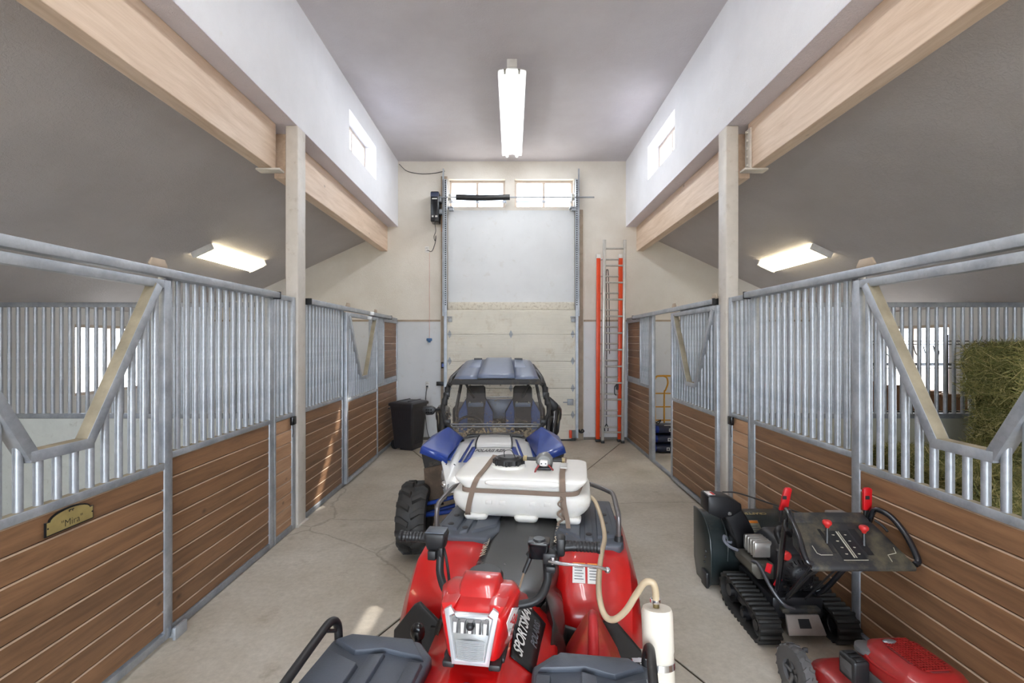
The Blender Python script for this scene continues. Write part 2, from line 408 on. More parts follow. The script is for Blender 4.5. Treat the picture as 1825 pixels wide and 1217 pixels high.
# walls
CLER = [(6.30, 7.55, 4.35, 4.87), (1.3, 2.55, 4.35, 4.87), (-2.6, -1.35, 4.35, 4.87)]
wall_x('wall_left', -2.45, -AISLE, YF, YB, 3.976, ZC, CLER, M['white_wall'], 'white upper wall on the left above the beam')
wall_x('wall_right', AISLE, 2.45, YF, YB, 3.976, ZC, CLER, M['white_wall'], 'white upper wall on the right above the beam')
SIDE = [(6.40, 7.65, 1.10, 2.06), (1.6, 2.85, 1.10, 2.06)]
wall_x('wall_outer_left', -XO - .2, -XO, YF, YB + .25, -.25, 2.6, SIDE, M['panel'], 'white outer wall of the left stalls')
wall_x('wall_outer_right', XO, XO + .2, YF, YB + .25, -.25, 2.6, SIDE, M['panel'], 'white outer wall of the right stalls')
BACK = [(-1.18, -.13, 4.33, 4.86), (.05, 1.15, 4.33, 4.86)]
wall_y('wall_back', YB, YB + .25, -XO, XO, -.25, ZC + .1, BACK, M['wall'], 'cream textured back wall of the barn')
wall_y('wall_front', YF - .2, YF, -XO - .2, XO + .2, -.25, ZC + .3, [(-1.9, 1.9, -.25, 3.3)], M['wall'], 'front end wall with the open doorway')
struct(MB().box(-2.45, 2.45, YF, YB, ZC, ZC + .2).build('ceiling', M['ceil'], smooth=0), 'pale ceiling over the aisle')
for sx, nm in ((-1, 'left'), (1, 'right')):
    poly = [(sx * 2.449, 3.83), (sx * 6.1, 3.83 - .463 * 3.65), (sx * 6.1, 4.0 - .463 * 3.65), (sx * 2.449, 4.0)]
    struct(MB().prism(poly, 'y', YF, YB).build('ceiling_' + nm, M['stall_ceil'], smooth=0), 'grey sloped ceiling over the %s stalls' % nm)
    # soffit skin and glulam beam in two lengths that meet at the post
    struct(MB().box(min(sx * AISLE, sx * 2.45), max(sx * AISLE, sx * 2.45), YF, YB - .001, 3.966, 3.9759).build('trim_1' if sx < 0 else 'trim_2', M['soffit'], smooth=0), 'grey textured soffit under the %s upper wall' % nm)
    for y0, y1, w in ((YF, 4.745, 'near'), (4.965, YB - .002, 'far')):
        struct(MB().box(min(sx * 2.32, sx * 2.449), max(sx * 2.32, sx * 2.449), y0, y1, 3.51, 3.9655).build('beam', M['glulam'], bevel=.006, smooth=0), 'pale laminated wood beam, %s length on the %s of the aisle' % (w, nm))
    # steel post with its beam seat
    p = struct(MB().box(min(sx * 2.115, sx * 2.24), max(sx * 2.115, sx * 2.24), 4.765, 4.95, 0, 3.965).build('column', M['post'], bevel=.012, seg=3), 'tan painted steel post on the %s of the aisle' % nm)
    b = MB().box(min(sx * 2.245, sx * 2.475), max(sx * 2.245, sx * 2.475), 4.655, 4.764, 3.488, 3.508)
    if sx > 0: b.box(min(sx * 2.30, sx * 2.318), max(sx * 2.30, sx * 2.318), 4.66, 4.764, 3.50, 3.9)
    b.build('beam_seat', M['post'], p, bevel=.003)
    for i in range(5 if sx > 0 else 0): MB().cyl((sx * 2.30, 4.71, 3.55 + .08 * i), (sx * 2.285, 4.71, 3.55 + .08 * i), .013, n=6).build('bolt', M['post'], p)
    MB().box(min(sx * 2.095, sx * 2.26), max(sx * 2.095, sx * 2.26), 4.745, 4.97, 0, .012).build('base_plate', M['post'], p)

# windows: frame, mullion, panes
nwin = 0
def window(axis, pos, a0, a1, z0, z1, depth, label):
    """axis 'x': wall normal along x at plane pos; a = y range"""
    global nwin; nwin += 1
    def bx(b, a, c, d, e, t0=-.03, t1=.03):
        if axis == 'x': b.box(pos + t0, pos + t1, a, c, d, e)
        else: b.box(a, c, pos + t0, pos + t1, d, e)
        return b
    w = .042; fb = MB(); bx(fb, a0, a1, z0, z0 + w); bx(fb, a0, a1, z1 - w, z1); bx(fb, a0, a0 + w, z0 + w, z1 - w); bx(fb, a1 - w, a1, z0 + w, z1 - w)
    f = struct(fb.build('window_%d' % nwin, M['win_frame'], smooth=0), label)
    c = (a0 + a1) / 2; bx(MB(), c - .022, c + .022, z0 + w, z1 - w).build('mullion', M['win_frame'], f, smooth=0)
    for p0, p1 in ((a0 + w, c - .022), (c + .022, a1 - w)): bx(MB(), p0, p1, z0 + w, z1 - w, -.003, .003).build('pane', M['win_glass'], f, smooth=0)
for h, s in zip(CLER, ('far', 'near', 'rear')):
    for sx, nm in ((-1, 'left'), (1, 'right')): window('x', sx * 2.33, *h, .06, '%s high window in the %s upper wall' % (s, nm))
for h, s in zip(SIDE, ('far', 'near')):
    for sx, nm in ((-1, 'left'), (1, 'right')): window('x', sx * (XO + .06), *h, .06, 'window in the outer wall of the %s %s stall' % (s, nm))
window('y', YB + .14, *BACK[0], .06, 'left high window in the back wall'); window('y', YB + .14, *BACK[1], .06, 'right high window in the back wall')

# back wall dressing: wallboard, trim strips, header panel, jambs
for i, (x0, x1) in enumerate(((-XO, -1.335), (1.335, XO))):
    o = MB().box(x0, x1, YB - .012, YB - .0005, .05, 2.2).build('wall_panel', M['panel'], smooth=0); struct(o, 'smooth white wallboard on the back wall, %s of the door' % ('left', 'right')[i])
    struct(MB().box(x0, x1, YB - .02, YB - .0005, 2.2, 2.235).build('trim_%d' % (3 + i), M['jamb'], smooth=0), 'narrow trim on top of the wallboard, %s of the door' % ('left', 'right')[i])
    struct(MB().box(x0, x1, YB - .02, YB - .0005, 0, .05).build('baseboard_%s' % ('left', 'right')[i], M['rubber_mat'], smooth=0), 'grey base strip under the wallboard, %s of the door' % ('left', 'right')[i])
for i, sx in enumerate((-1, 1)):
    struct(MB().box(sx * 1.26 - .06 + (.0), sx * 1.26 + .06, YB - .035, YB - .0005, 0, 4.28 if sx > 0 else 4.9).build('trim_%d' % (5 + i), M['jamb'], bevel=.004), 'dirty tan door jamb board, %s side' % ('left', 'right')[i])
struct(MB().box(-1.19, 1.16, YB - .02, YB - .0005, 2.56, 4.27).build('wall_header', M['panel'], smooth=0), 'white panel above the overhead door')
struct(MB().box(-1.19, 1.16, YB - .05, YB - .0005, 2.42, 2.56).build('trim_7', M['door_dirty'], bevel=.005), 'dirty cream header board above the overhead door')

# overhead door: five ribbed sections, hinges, latch
dr = struct(MB().box(-1.20, 1.17, YB - .055, YB - .05, .01, 2.415).build('door_1', M['door_panel'], smooth=0), 'cream sectional overhead door')
secs = [.01, .48, .97, 1.47, 1.965, 2.41]
for z0, z1 in zip(secs, secs[1:]):
    b = MB()
    prof = [(z0 + .006, .058)]; n = 14
    pts = []
    for i in range(n):
        za = z0 + .006 + (z1 - z0 - .012) * i / n; zb = z0 + .006 + (z1 - z0 - .012) * (i + 1) / n
        pts += [(YB - .100, za), (YB - .100, zb - .008), (YB - .096, zb - .006), (YB - .096, zb - .001)]
    poly = pts + [(YB - .056, z1 - .006), (YB - .056, z0 + .006)]
    b.prism(poly, 'x', -1.20, 1.17); b.build('door_section', M['door_panel'], dr, smooth=0)
hb = MB(); hb.prism([(0, .075), (.028, .02), (.028, -.02), (0, -.075), (-.028, -.02), (-.028, .02)], 'y', -.008, 0).cyl((-.035, -.01, 0), (.035, -.01, 0), .009, n=8)
hm = hb.mesh('hinge', M['galv_dark'])
for z in secs[1:-1]:
    for x in (-1.15, -.02, 1.12): inst('hinge', hm, dr, (x, YB - .101, z))
for x in (-1.15, 1.12):
    MB().box(x - .045, x + .045, YB - .14, YB - .101, 2.27, 2.29).box(x - .03, x + .045, YB - .13, YB - .101, 2.19, 2.26).build('roller_bracket', M['galv_dark'], dr, bevel=.004)
MB().box(1.02, 1.13, YB - .13, YB - .101, .66, .77).box(.94, 1.06, YB - .125, YB - .11, .70, .72).build('door_latch', M['galv_dark'], dr, bevel=.004)
MB().box(-1.2, 1.17, YB - .11, YB - .045, 0, .03).build('bottom_seal', M['black'], dr)

# door tracks, torsion shaft, springs, drums
t = thing('door_hardware', 'galvanised vertical tracks and torsion shaft of the overhead door', 'door track', (0, YB - .1, 0))
for x in (-1.225, 1.195):
    b = MB(); b.box(x - .022, x + .022, -.012, 0.09, .05, 4.82); b.box(x - .026, x - .02, -.06, .0, .05, 4.82); b.box(x + .02, x + .026, -.03, .0, .05, 4.82)
    b.build('vertical_track', M['galv'], t)
    b = MB()
    for i in range(58): b.box(x - .011, x + .011, -.0135, -.0115, 2.5 + .04 * i, 2.52 + .04 * i)
    b.build('track_slots', M['black_metal'], t, smooth=0)['kind'] = 'stuff'
for x in (-1.27, 1.235): MB().box(x - .012, x + .012, .0, .05, 2.3, 5.02).box(x - .012, x - .006, -.03, .02, 2.3, 4.9).build('angle_brace', M['galv'], t)
MB().cyl((-1.36, -.1, 4.46), (1.5, -.1, 4.46), .0125, n=10).build('torsion_shaft', M['galv_dark'], t)
MB().tube([(-1.02, -.1, 4.462), (-.6, -.1, 4.45), (-.04, -.1, 4.46)], [.052, .054, .05], 16, 4).build('spring_sleeve', M['black'], t)
b = MB()
for (xa, xb) in ((-1.15, -.1), (.08, 1.1)):
    n = 44
    b.tube([(xa + (xb - xa) * i / (n * 6), -.06 + .026 * math.cos(i * 2 * math.pi / 6), 4.39 + .026 * math.sin(i * 2 * math.pi / 6)) for i in range(n * 6)], .006, 4)
b.build('torsion_spring', M['galv'], t)
for x in (-1.13, 1.11): MB().lathe([(.03, -.03), (.075, -.028), (.06, -.02), (.06, .02), (.075, .028), (.03, .03)], (x, -.1, 4.46), 'x', 20).build('cable_drum', M['alu'], t)
for x in (-1.13, 1.11): MB().box(x - .05, x + .05, -.12, .06, 4.27, 4.29).box(x - .02, x + .06, -.1, -.04, 4.22, 4.27).build('end_bracket', M['galv_dark'], t)
b = MB()
for z0, x0, x1 in ((3.1, -1.24, -1.62), (3.1, 1.21, 1.6)): b.beam((x0, 0.02, z0), (x0, .1, z0 - .02), .02, .02)
b.build('track_bracket', M['galv_dark'], t)

# opener motor box, cord, pull string
t = thing('door_opener', 'black wall mounted door opener left of the shaft', 'opener', (-1.40, YB - .02, 4.28))
MB().box(-.075, .075, -.25, 0, -.28, .27).build('housing', M['black_gloss'], t, bevel=.02, seg=3)
MB().box(-.072, .072, -.254, -.25, .17, .25).build('cover_strip', mat('dark_blue_plastic', srgb(52, 60, 84), .35), t, bevel=.006)
MB().box(-.045, .045, -.256, -.25, .125, .14).build('light_bar', M['white_metal'], t)
MB().box(-.05, -.02, -.256, -.25, -.2, -.17).box(.01, .05, -.256, -.25, -.2, -.17).build('button', M['alu'], t)
MB().box(.075, .12, -.18, -.02, -.12, -.04).box(.075, .11, -.18, -.02, .1, .2).build('mount_bracket', M['galv_dark'], t)
c = Vector((-1.40, YB - .02, 4.28))
MB().tube([(-.02, -.12, -.27), (.0, -.12, -.42), (-.035, -.1, -.52), (-.015, -.1, -.6), (.0, -.1, -.5), (-.01, -.1, -.62), (-.08, -.06, -.78), (-.17, -.03, -.755)], .006, 6, 6).build('power_cord', M['black'], t)
tag(MB().box(-1.31, -1.22, YB - .075, YB - .036, 3.86, 4.18).build('wood_block', M['board_light'], bevel=.004), 'small brown wood block beside the left door track', 'wood block')
def outlet(x, z, lab):
    t = thing('wall_outlet', lab, 'outlet', (x, YB - .012, z))
    MB().box(-.037, .037, -.006, -.0005, -.058, .058).build('cover_plate', M['white_metal'], t, bevel=.003)
    b = MB()
    for dz in (-.025, .025): b.box(-.014, -.008, -.0075, -.006, dz - .009, dz + .009).box(.008, .014, -.0075, -.006, dz - .009, dz + .009)
    b.build('socket_slots', M['black'], t, smooth=0); return t
o1 = outlet(-1.585, 3.545, 'white wall outlet below the door opener'); o1.location.y = YB
o2 = outlet(-1.575, 1.02, 'white wall outlet with a black cord above the bin'); MB().box(-.018, .018, -.035, -.007, -.04, -.01).build('plug', M['black'], o2, bevel=.004)
tag(MB().tube([(-1.575, YB - .05, .99), (-1.60, YB - .05, .8), (-1.61, YB - .04, .5), (-1.58, YB - .04, .2), (-1.52, YB - .06, .02), (-1.45, YB - .2, .008), (-1.3, YB - .3, .008)], .006, 6, 6).build('power_cord', M['black']), 'black power cord hanging from the lower outlet to the floor', 'cord')
t = thing('pull_cord', 'thin red pull cord with a blue handle on the left back wall', 'cord', (-1.535, YB - .03, 1.86))
MB().cyl((0, 0, .03), (0.0, 0, 1.62), .003, n=6).build('string', mat('pale_red_string', srgb(214, 160, 150), .8), t)
MB().box(-.05, .05, -.03, .005, -.02, .03).box(-.025, .025, -.025, .0, -.05, -.02).build('handle', mat('blue_handle', srgb(62, 104, 150), .5), t, bevel=.01)
t = thing('wall_button', 'small black door control with blue button on the left jamb', 'switch', (-1.28, YB - .036, 1.39))
MB().box(-.035, .035, -.03, 0, -.06, .06).build('housing', M['black'], t, bevel=.005); MB().box(-.02, .02, -.034, -.03, -.03, .03).build('button', mat('blue_button', srgb(90, 110, 190), .4), t, bevel=.003)
tag(MB().box(-1.40, -1.25, YB - .075, YB - .036, 1.01, 1.085).box(-1.385, -1.30, YB - .079, YB - .075, 1.035, 1.06).build('track_lock', M['black'], bevel=.006), 'black lock box on the left jamb behind the windshield', 'lock')
t = thing('corner_box', 'small orange and grey box at the foot of the right door track', 'box', (1.12, YB - .135, .03))
MB().box(-.07, -.02, -.03, .02, .03, .17).build('orange_face', M['orange'], t, bevel=.006); MB().box(-.02, .05, -.03, .02, .03, .17).build('grey_face', mat('grey_plastic', srgb(120, 122, 122), .6), t, bevel=.006)
MB().box(-.03, .05, -.03, .02, 0, .03).build('base', M['black'], t)
tag(MB().tube([(1.24, YB - .07, .19), (1.27, YB - .09, .16), (1.3, YB - .06, .2), (1.33, YB - .08, .17), (1.28, YB - .07, .14), (1.24, YB - .06, .16)], .012, 6, 5, True).build('chain', M['black']), 'short black chain hung on the right jamb near the floor', 'chain')
tag(MB().tube([(-2.1, YB - .02, 5.13), (-1.95, YB - .02, 5.0), (-1.7, YB - .02, 4.95), (-1.45, YB - .02, 4.96), (-1.25, YB - .02, 5.0)], .006, 6, 6).build('ceiling_wire', M['black']), 'thin dark wire along the top left of the back wall', 'wire')

# ------------------------------------------------------------------ light fixtures
def strip_light(y0, y1, lab):
    """two-tube channel light hung below the aisle ceiling"""
    t = thing('strip_light', lab, 'ceiling light', (0, (y0 + y1) / 2, ZC)); h = (y1 - y0) / 2
    MB().box(-.06, .06, -h - .05, -h + .1, -.10, -.0).box(-.05, .05, -h, h, -.07, -.0).build('channel', M['white_metal'], t, bevel=.008)
    b = MB(); b.rings([[(-.17, -h, -.115), (-.15, -h, -.10), (0, -h, -.075), (.15, -h, -.10), (.17, -h, -.115), (0, -h, -.082)], [(-.17, h, -.115), (-.15, h, -.10), (0, h, -.075), (.15, h, -.10), (.17, h, -.115), (0, h, -.082)]])
    b.build('reflector', M['white_metal'], t)
    for x in (-.085, .085):
        tb = MB().cyl((x, -h + .03, -.125), (x, h - .03, -.125), .019, n=14).build('tube', M['lens_cool'], t)
        MB().box(x - .016, x + .016, -h - .0, -h + .03, -.15, -.09).box(x - .016, x + .016, h - .03, h, -.15, -.09).build('lamp_holder', M['alu'], t, bevel=.004)
    return t
strip_light(5.78, 8.45, 'long twin tube light on the aisle ceiling before the back wall')
strip_light(.2, 2.87, 'added twin tube fill light, out of view on the aisle ceiling overhead')  # unseen fixture added to fill the aisle with light
def wrap_light(sx, y0, y1, lab):
    x = 4.1; z = 3.83 - .463 * (x - 2.45); t = thing('wrap_light', lab, 'ceiling light', (sx * x, (y0 + y1) / 2, z)); t.rotation_euler = (0, math.atan(.463) * sx, 0); h = (y1 - y0) / 2
    for ya_ in (-h, h - .03): MB().box(-.15, .15, ya_, ya_ + .03, -.085, 0).build('lamp_end', M['white_metal'], t, bevel=.006)
    MB().box(-.13, .13, -h + .03, h - .03, -.03, 0).build('housing', M['white_metal'], t)
    MB().prism([(-.148, -.012), (-.13, -.07), (-.1, -.085), (.1, -.085), (.13, -.07), (.148, -.012)], 'y', -h + .03, h - .03).build('lens', M['lens_warm'], t)
wrap_light(-1, 6.35, 7.75, 'warm wraparound light on the sloped ceiling of the far left stall')
wrap_light(1, 6.35, 7.75, 'warm wraparound light on the sloped ceiling of the far right stall')
wrap_light(-1, 1.2, 2.6, 'added warm fill light, out of view on the sloped ceiling of the near left stall')  # unseen fixture added as fill for the near left stall
wrap_light(1, 1.2, 2.6, 'added warm fill light, out of view on the sloped ceiling of the near right stall')  # same added fill on the right, also unseen
# ------------------------------------------------------------------ stall fronts
BAR_R = .0185
_bar = {}
def bar_mesh(L):
    key = round(L, 3)
    if key not in _bar: _bar[key] = MB().cyl((0, 0, 0), (0, 0, L), BAR_R, n=12).mesh('bar', M['galv'])
    return _bar[key]
_brd = {}
def board_mesh(L, h, m, th=.034):
    key = (round(L, 3), round(h, 3), m.name)
    if key not in _brd:
        c = .0065; hz = h / 2 - .002; q = MB()
        prof = [(-th / 2, -hz), (th / 2 - c, -hz), (th / 2, -hz + c * .6), (th / 2, hz - c), (th / 2 - c, hz), (-th / 2, hz)]
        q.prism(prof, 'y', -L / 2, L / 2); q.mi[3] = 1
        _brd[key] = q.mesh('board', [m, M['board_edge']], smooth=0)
    return _brd[key]
PITCH = .1215
def boards(t, yc, L, z0, z1, m, sx, x=0.0):
    """planks stacked from the rail down; the aisle face is +x on the left side, -x on the right"""
    z = z1
    while z - z0 > .02:
        h = min(PITCH, z - z0); inst('board', board_mesh(L, h, m), t, (x, yc, z - h / 2), (0, 0, 0 if sx < 0 else math.pi)); z -= h
def bars(t, y0, y1, z0, z1, x=0.0, pitch=.0885):
    n = max(1, round((y1 - y0) / pitch)); s = (y1 - y0) / n
    for i in range(n): inst('bar', bar_mesh(z1 - z0), t, (x, y0 + s * (i + .5), z0))
def xr(sx, a, b):  # a..b measured from the aisle face outward (positive = away from the aisle)
    return (min(sx * a, sx * b), max(sx * a, sx * b))

def stall_panel(sx, y0, y1, label, wood_m, zr=1.10, post0=.05, post1=.05, track=False, upper_wood=None):
    """fixed stall section: posts, rails, bars above, planks below. local x=0 is the middle of the frame"""
    t = thing('stall_barrier', label, 'stall panel', (sx * (W + .025), 0, 0))
    h = .025; zt = 2.262
    if post0: MB().box(-h, h, y0, y0 + post0, 0, zt).build('post', M['galv'], t, bevel=.004)
    if post1: MB().box(-h, h, y1 - post1, y1, 0, zt).build('post', M['galv'], t, bevel=.004)
    a, b = y0 + post0, y1 - post1
    MB().box(-h, h, a, b, zt - .045, zt).build('top_rail', M['galv'], t, bevel=.004)
    MB().box(-h, h, a, b, zr, zr + .04).topdust().build('middle_rail', [M['galv'], M['dust']], t, bevel=.004)
    MB().box(-h, h, a, b, 0.0, .05).build('bottom_rail', M['galv_dark'], t, bevel=.004)
    boards(t, (a + b) / 2, b - a - .004, .05, zr, wood_m, sx, x=sx * .003)
    if upper_wood:
        u0, u1 = upper_wood
        bars(t, a, u0, zr + .04, zt - .045)
        f = MB(); f.box(-h, h, u0, u0 + .05, zr + .04, zt - .045).box(-h, h, u1 - .03, u1, zr + .04, zt - .045).box(-h, h, u0 + .05, u1 - .03, zr + .04, zr + .10).box(-h, h, u0 + .05, u1 - .03, zt - .10, zt - .045)
        f.build('inner_frame', M['galv'], t, bevel=.003)
        boards(t, (u0 + u1) / 2 + .01, u1 - u0 - .085, zr + .10, zt - .10, wood_m, sx, x=sx * .003)
    else:
        bars(t, a + .03, b - .03, zr + .04, zt - .045)
    return t

def stall_door(sx, yc, label):
    """sliding door with a V yoke opening; face on the aisle side"""
    t = thing('stall_door', label, 'stall door', (sx * 2.105, yc, 0)); hw = .715; h = .022; zb, zt, zr = .03, 2.20, 1.06
    for s in (-1, 1): MB().box(-h, h, s * hw - (.055 if s > 0 else 0), s * hw + (.055 if s < 0 else 0), zb, zt).build('stile', M['galv'], t, bevel=.004)
    a = hw - .055
    MB().box(-h, h, -a, a, zt - .05, zt).build('top_rail', M['galv'], t, bevel=.004)
    MB().box(-h, h, -a, a, zr, zr + .042).topdust().build('middle_rail', [M['galv'], M['dust']], t, bevel=.004)
    MB().box(-h, h, -a, a, zb, zb + .045).build('bottom_rail', M['galv'], t, bevel=.004)
    boards(t, 0, 2 * a - .004, zb + .045, zr, M['board'], sx, x=sx * .003)
    # yoke
    zl = 1.33; q = .125; top = .60; yk = MB(); wd = .05
    def member(p0, p1):
        o_ = len(yk.mi); d = (Vector(p1) - Vector(p0)).normalized(); nrm = Vector((0, -d.z, d.y)); yk.obox((Vector(p0) + Vector(p1)) / 2, d, nrm, (1, 0, 0), (Vector(p1) - Vector(p0)).length / 2 + .014, wd / 2, .034 - .0008 * abs(d.z)); yk.mi[o_ + 3] = 1
    member((0, -top, zt - .05), (0, -q - .012, zl)); member((0, q + .012, zl), (0, top, zt - .05)); member((0, -q - .018, zl), (0, q + .018, zl))
    yk.build('yoke', [M['galv'], M['dust']], t, bevel=.003)
    n = round(2 * a / .0885); s = 2 * a / n
    for i in range(n):
        y = -a + s * (i + .5); ay = abs(y)
        ztop = zl if ay < q else (zl + (zt - .05 - zl) * (ay - q) / (top - q) if ay < top else zt - .05)
        ztop = min(ztop, zt - .05) - .012
        if ztop - zr > .1: inst('bar', bar_mesh(round((ztop - zr - .042) / .01) * .01), t, (sx * .004, y, zr + .042))
    for s in (-1, 1):  # hanger plates that carry the door in the track
        o = MB().prism([(-.07, .0695), (-.075, .085), (-.05, .122), (.05, .122), (.075, .085), (.07, .0695)], 'x', -.006, .006).build('trolley_plate', M['tan_steel'], t, bevel=.003)
        o.location = (-sx * .007, s * (hw - .09), zt)
    return t
def door_track(sx, y0, y1, label):
    t = thing('door_track', label, 'door track', (sx * 2.098, 0, 2.205))
    o = MB().box(-.030, .030, y0, y1, .012, .064).build('rail', M['galv'], t, bevel=.005)
    for y in (y0, y1): MB().box(-.034, .034, y - .006, y + .006, .004, .070).build('rail_end', M['black_metal'], t)
    return t

side = {-1: 'left', 1: 'right'}
for sx in (-1, 1):
    s = side[sx]
    stall_panel(sx, 2.97, 4.32, 'barred stall panel between the near %s sliding door and the narrow panel' % s, M['board'], post0=.06, post1=.075)
    stall_panel(sx, 4.33, 4.75, 'narrow stall panel of light boards beside the tan post, %s of the aisle' % s, M['board_light'], post0=.03, post1=.07)
    stall_panel(sx, .2, 1.45, 'barred stall panel nearest the barn entrance, %s of the aisle' % s, M['board'])
    stall_panel(sx, 4.965, 6.12, ('long barred stall panel behind the left post before the far door' if sx < 0 else 'barred stall panel behind the open right far door'), M['board'], post0=.02, post1=.05)
    stall_panel(sx, 7.33, 8.975, ('end stall panel with framed upper boards beside the black bin' if sx < 0 else 'end stall panel with framed upper boards beside the ladders'), M['board'], post0=.18, post1=.03, upper_wood=(8.02, 8.945))
    door_track(sx, .3, 4.31, 'galvanised sliding door rail over the near %s stall' % s)
    door_track(sx, 4.975, 8.3, 'galvanised sliding door rail over the far %s stall' % s)
    struct(MB().box(*xr(sx, W, W + .05), 6.12, 7.33, 0, .03).build('trim_%d' % (10 + sx), M['galv'], bevel=.003), 'steel sill across the far %s stall doorway' % s)
    # partition between the two stalls of one side
    t = thing('stall_partition', 'barred partition with white lower panel between the %s stalls' % s, 'partition', (0, 5.0, 0))
    x0, x1 = (2.20, XO - .01)
    MB().box(*xr(sx, x0, x1), -.022, .022, 2.185, 2.235).build('top_rail', M['galv_dark'], t, bevel=.004)
    MB().box(*xr(sx, x0, x1), -.022, .022, 1.035, 1.085).build('middle_rail', M['galv_dark'], t, bevel=.004)
    MB().box(*xr(sx, x0, x1), -.02, .02, .0, 1.034).build('lower_panel', mat('stall_panel_white', srgb(206, 210, 206), .5, var=.05, dirt=srgb(120, 112, 96), dirt_amt=.16, dscale=16) if sx < 0 else mat('stall_panel_greenish', srgb(176, 176, 162), .6, var=.06), t)
    n = 40; d = (x1 - x0) / n
    for i in range(n): inst('bar', bar_mesh(1.10), t, (sx * (x0 + d * (i + .5)), 0, 1.085))
da = stall_door(-1, 2.235, 'near left sliding stall door with V opening and brass name plate')
stall_door(1, 2.235, 'near right sliding stall door with V opening beside the hay')
stall_door(-1, 6.80, 'closed far left sliding stall door with small V opening')
stall_door(1, 5.62, 'far right sliding stall door slid open against the bars')
# floor guides at the near door corners
for sx in (-1, 1):
    tag(MB().box(*xr(sx, 2.058, 2.078), 2.95, 3.06, 0, .075).box(*xr(sx, 2.078, 2.125), 2.975, 3.04, 0, .04).build('door_guide', M['galv'], bevel=.004), 'galvanised floor guide at the foot of the near %s stall door' % side[sx], 'door guide')
    t = thing('stall_latch', 'small black latch on the narrow light panel, %s of the aisle' % side[sx], 'latch', (sx * 2.13, 4.66, 1.06))
    MB().box(*xr(sx, -.03, -.001), -.035, .045, -.035, .045).build('latch_body', M['black_gloss'], t, bevel=.006)
    MB().tube([(-sx * .02, -.02, -.03), (-sx * .03, -.03, -.09), (-sx * .02, -.02, -.15)], .004, 6, 4).build('latch_cord', M['black'], t)
# brass name plate on the left door
pl = MB(); w_, h_ = .205, .062
out = [(-w_, -h_), (w_, -h_), (w_, h_ * .75), (w_ * .86, h_ * .72)] + [(w_ * .86 * math.cos(R(a)), h_ * .72 + h_ * 1.0 * math.sin(R(a))) for a in range(15, 166, 15)] + [(-w_ * .86, h_ * .72), (-w_, h_ * .75)]
def scl(f): return [(x * f - (0 if f == 1 else 0), y * (f - .05 if f < 1 else 1)) for x, y in out]
px, py, pz = .029, .055, .992
fr = MB().prism(out, 'x', 0, .008).build('name_plate', M['black_metal'], da); fr.location = (px - .0115 + .004, py - .02, pz); fr.scale = (1, .60, .60)
MB().prism([(x * .955, y * .86 + .002) for x, y in out], 'x', .008, .0095).build('plate_face', mat('brass_face', srgb(168, 150, 98), .35, metal=.3), fr)
ink = mat('engraved_black', srgb(26, 22, 16), .6)
lettering('lettering', '"Mira"', .075, ink, fr, (.0100, .01, -.012), (0, 1, 0), (0, 0, 1), bold=-.0005)
lettering('small_lettering', '. . . . . . . .', .022, ink, fr, (.0100, .01, -.047), (0, 1, 0), (0, 0, 1))
MB().tube([(.010, -.02, .075), (.010, -.008, .083), (.010, .01, .08), (.010, .02, .083)], .004, 6, 3).tube([(.010, -.015, .08), (.010, -.016, .066)], .002, 5).tube([(.010, .012, .08), (.010, .013, .066)], .002, 5).build('horse_emblem', ink, fr)
for y in (-.19, .19): MB().cyl((.0095, y, 0), (.011, y, 0), .006, n=8).build('screw', M['black'], fr)
# ------------------------------------------------------------------ wheels shared by the two vehicles
M['rubber'] = mat('tyre_rubber', srgb(48, 47, 46), 0.6, var=.2, dirt=srgb(120, 104, 82), dirt_amt=.12)
M['rim'] = mat('black_rim', srgb(34, 34, 36), 0.35)
def wheel(parent, name, loc, rad, wid, lugs=True, detail=True):
    """tyre turning about x; chevron lugs as pieces of their own"""
    h = wid / 2; r = rad - .02
    prof = [(rad * .50, -h * .72), (rad * .56, -h * .92), (rad * .74, -h), (r * .92, -h * .94), (r * .985, -h * .72), (r, -h * .3), (r, h * .3), (r * .985, h * .72), (r * .92, h * .94), (rad * .74, h), (rad * .56, h * .92), (rad * .50, h * .72)]
    b = MB().lathe(prof + [prof[0]], (0, 0, 0), 'x', 36, cap=False); w = b.build(name, M['rubber'], parent); w.location = loc
    MB().lathe([(.0, -h * .3), (rad * .16, -h * .34), (rad * .2, -h * .1), (rad * .42, -h * .2), (rad * .52, -h * .75), (rad * .52, h * .75), (rad * .42, h * .2), (rad * .2, h * .1), (rad * .16, h * .34), (0, h * .3)], (0, 0, 0), 'x', 28).build('rim', M['rim'], w)
    n = 14; bm_ = {}
    for s in (-1, 1):
        q = MB(); pts = [(s * h * .04, -.014), (s * h * .62, .036), (s * h * .98, .036), (s * h * .98, -.012), (s * h * .66, -.016), (s * h * .10, -.060)]
        q.rings([[(x, y, r - .012 - (.04 if abs(x) > h * .8 else 0)) for x, y in pts], [(x * .985, y * .85, r + .026 - (.035 if abs(x) > h * .8 else 0)) for x, y in pts]])
        bm_[s] = q
    if detail:
        me = {s: bm_[s].mesh('tread_lug', M['rubber'], bevel=.003, seg=1) for s in bm_}
        for k in range(n):
            for s in (-1, 1): inst('tread_lug', me[s], w, (0, 0, 0), (2 * math.pi * (k + (.5 if s > 0 else 0)) / n, 0, 0))
    else:
        j = MB()
        for k in range(n):
            for s in (-1, 1):
                st = len(j.v); j._add(bm_[s].v, bm_[s].f); j.xf(Matrix.Rotation(2 * math.pi * (k + (.5 if s > 0 else 0)) / n, 4, 'X'), st)
        j.build('tread', M['rubber'], w)['kind'] = 'stuff'
    return w

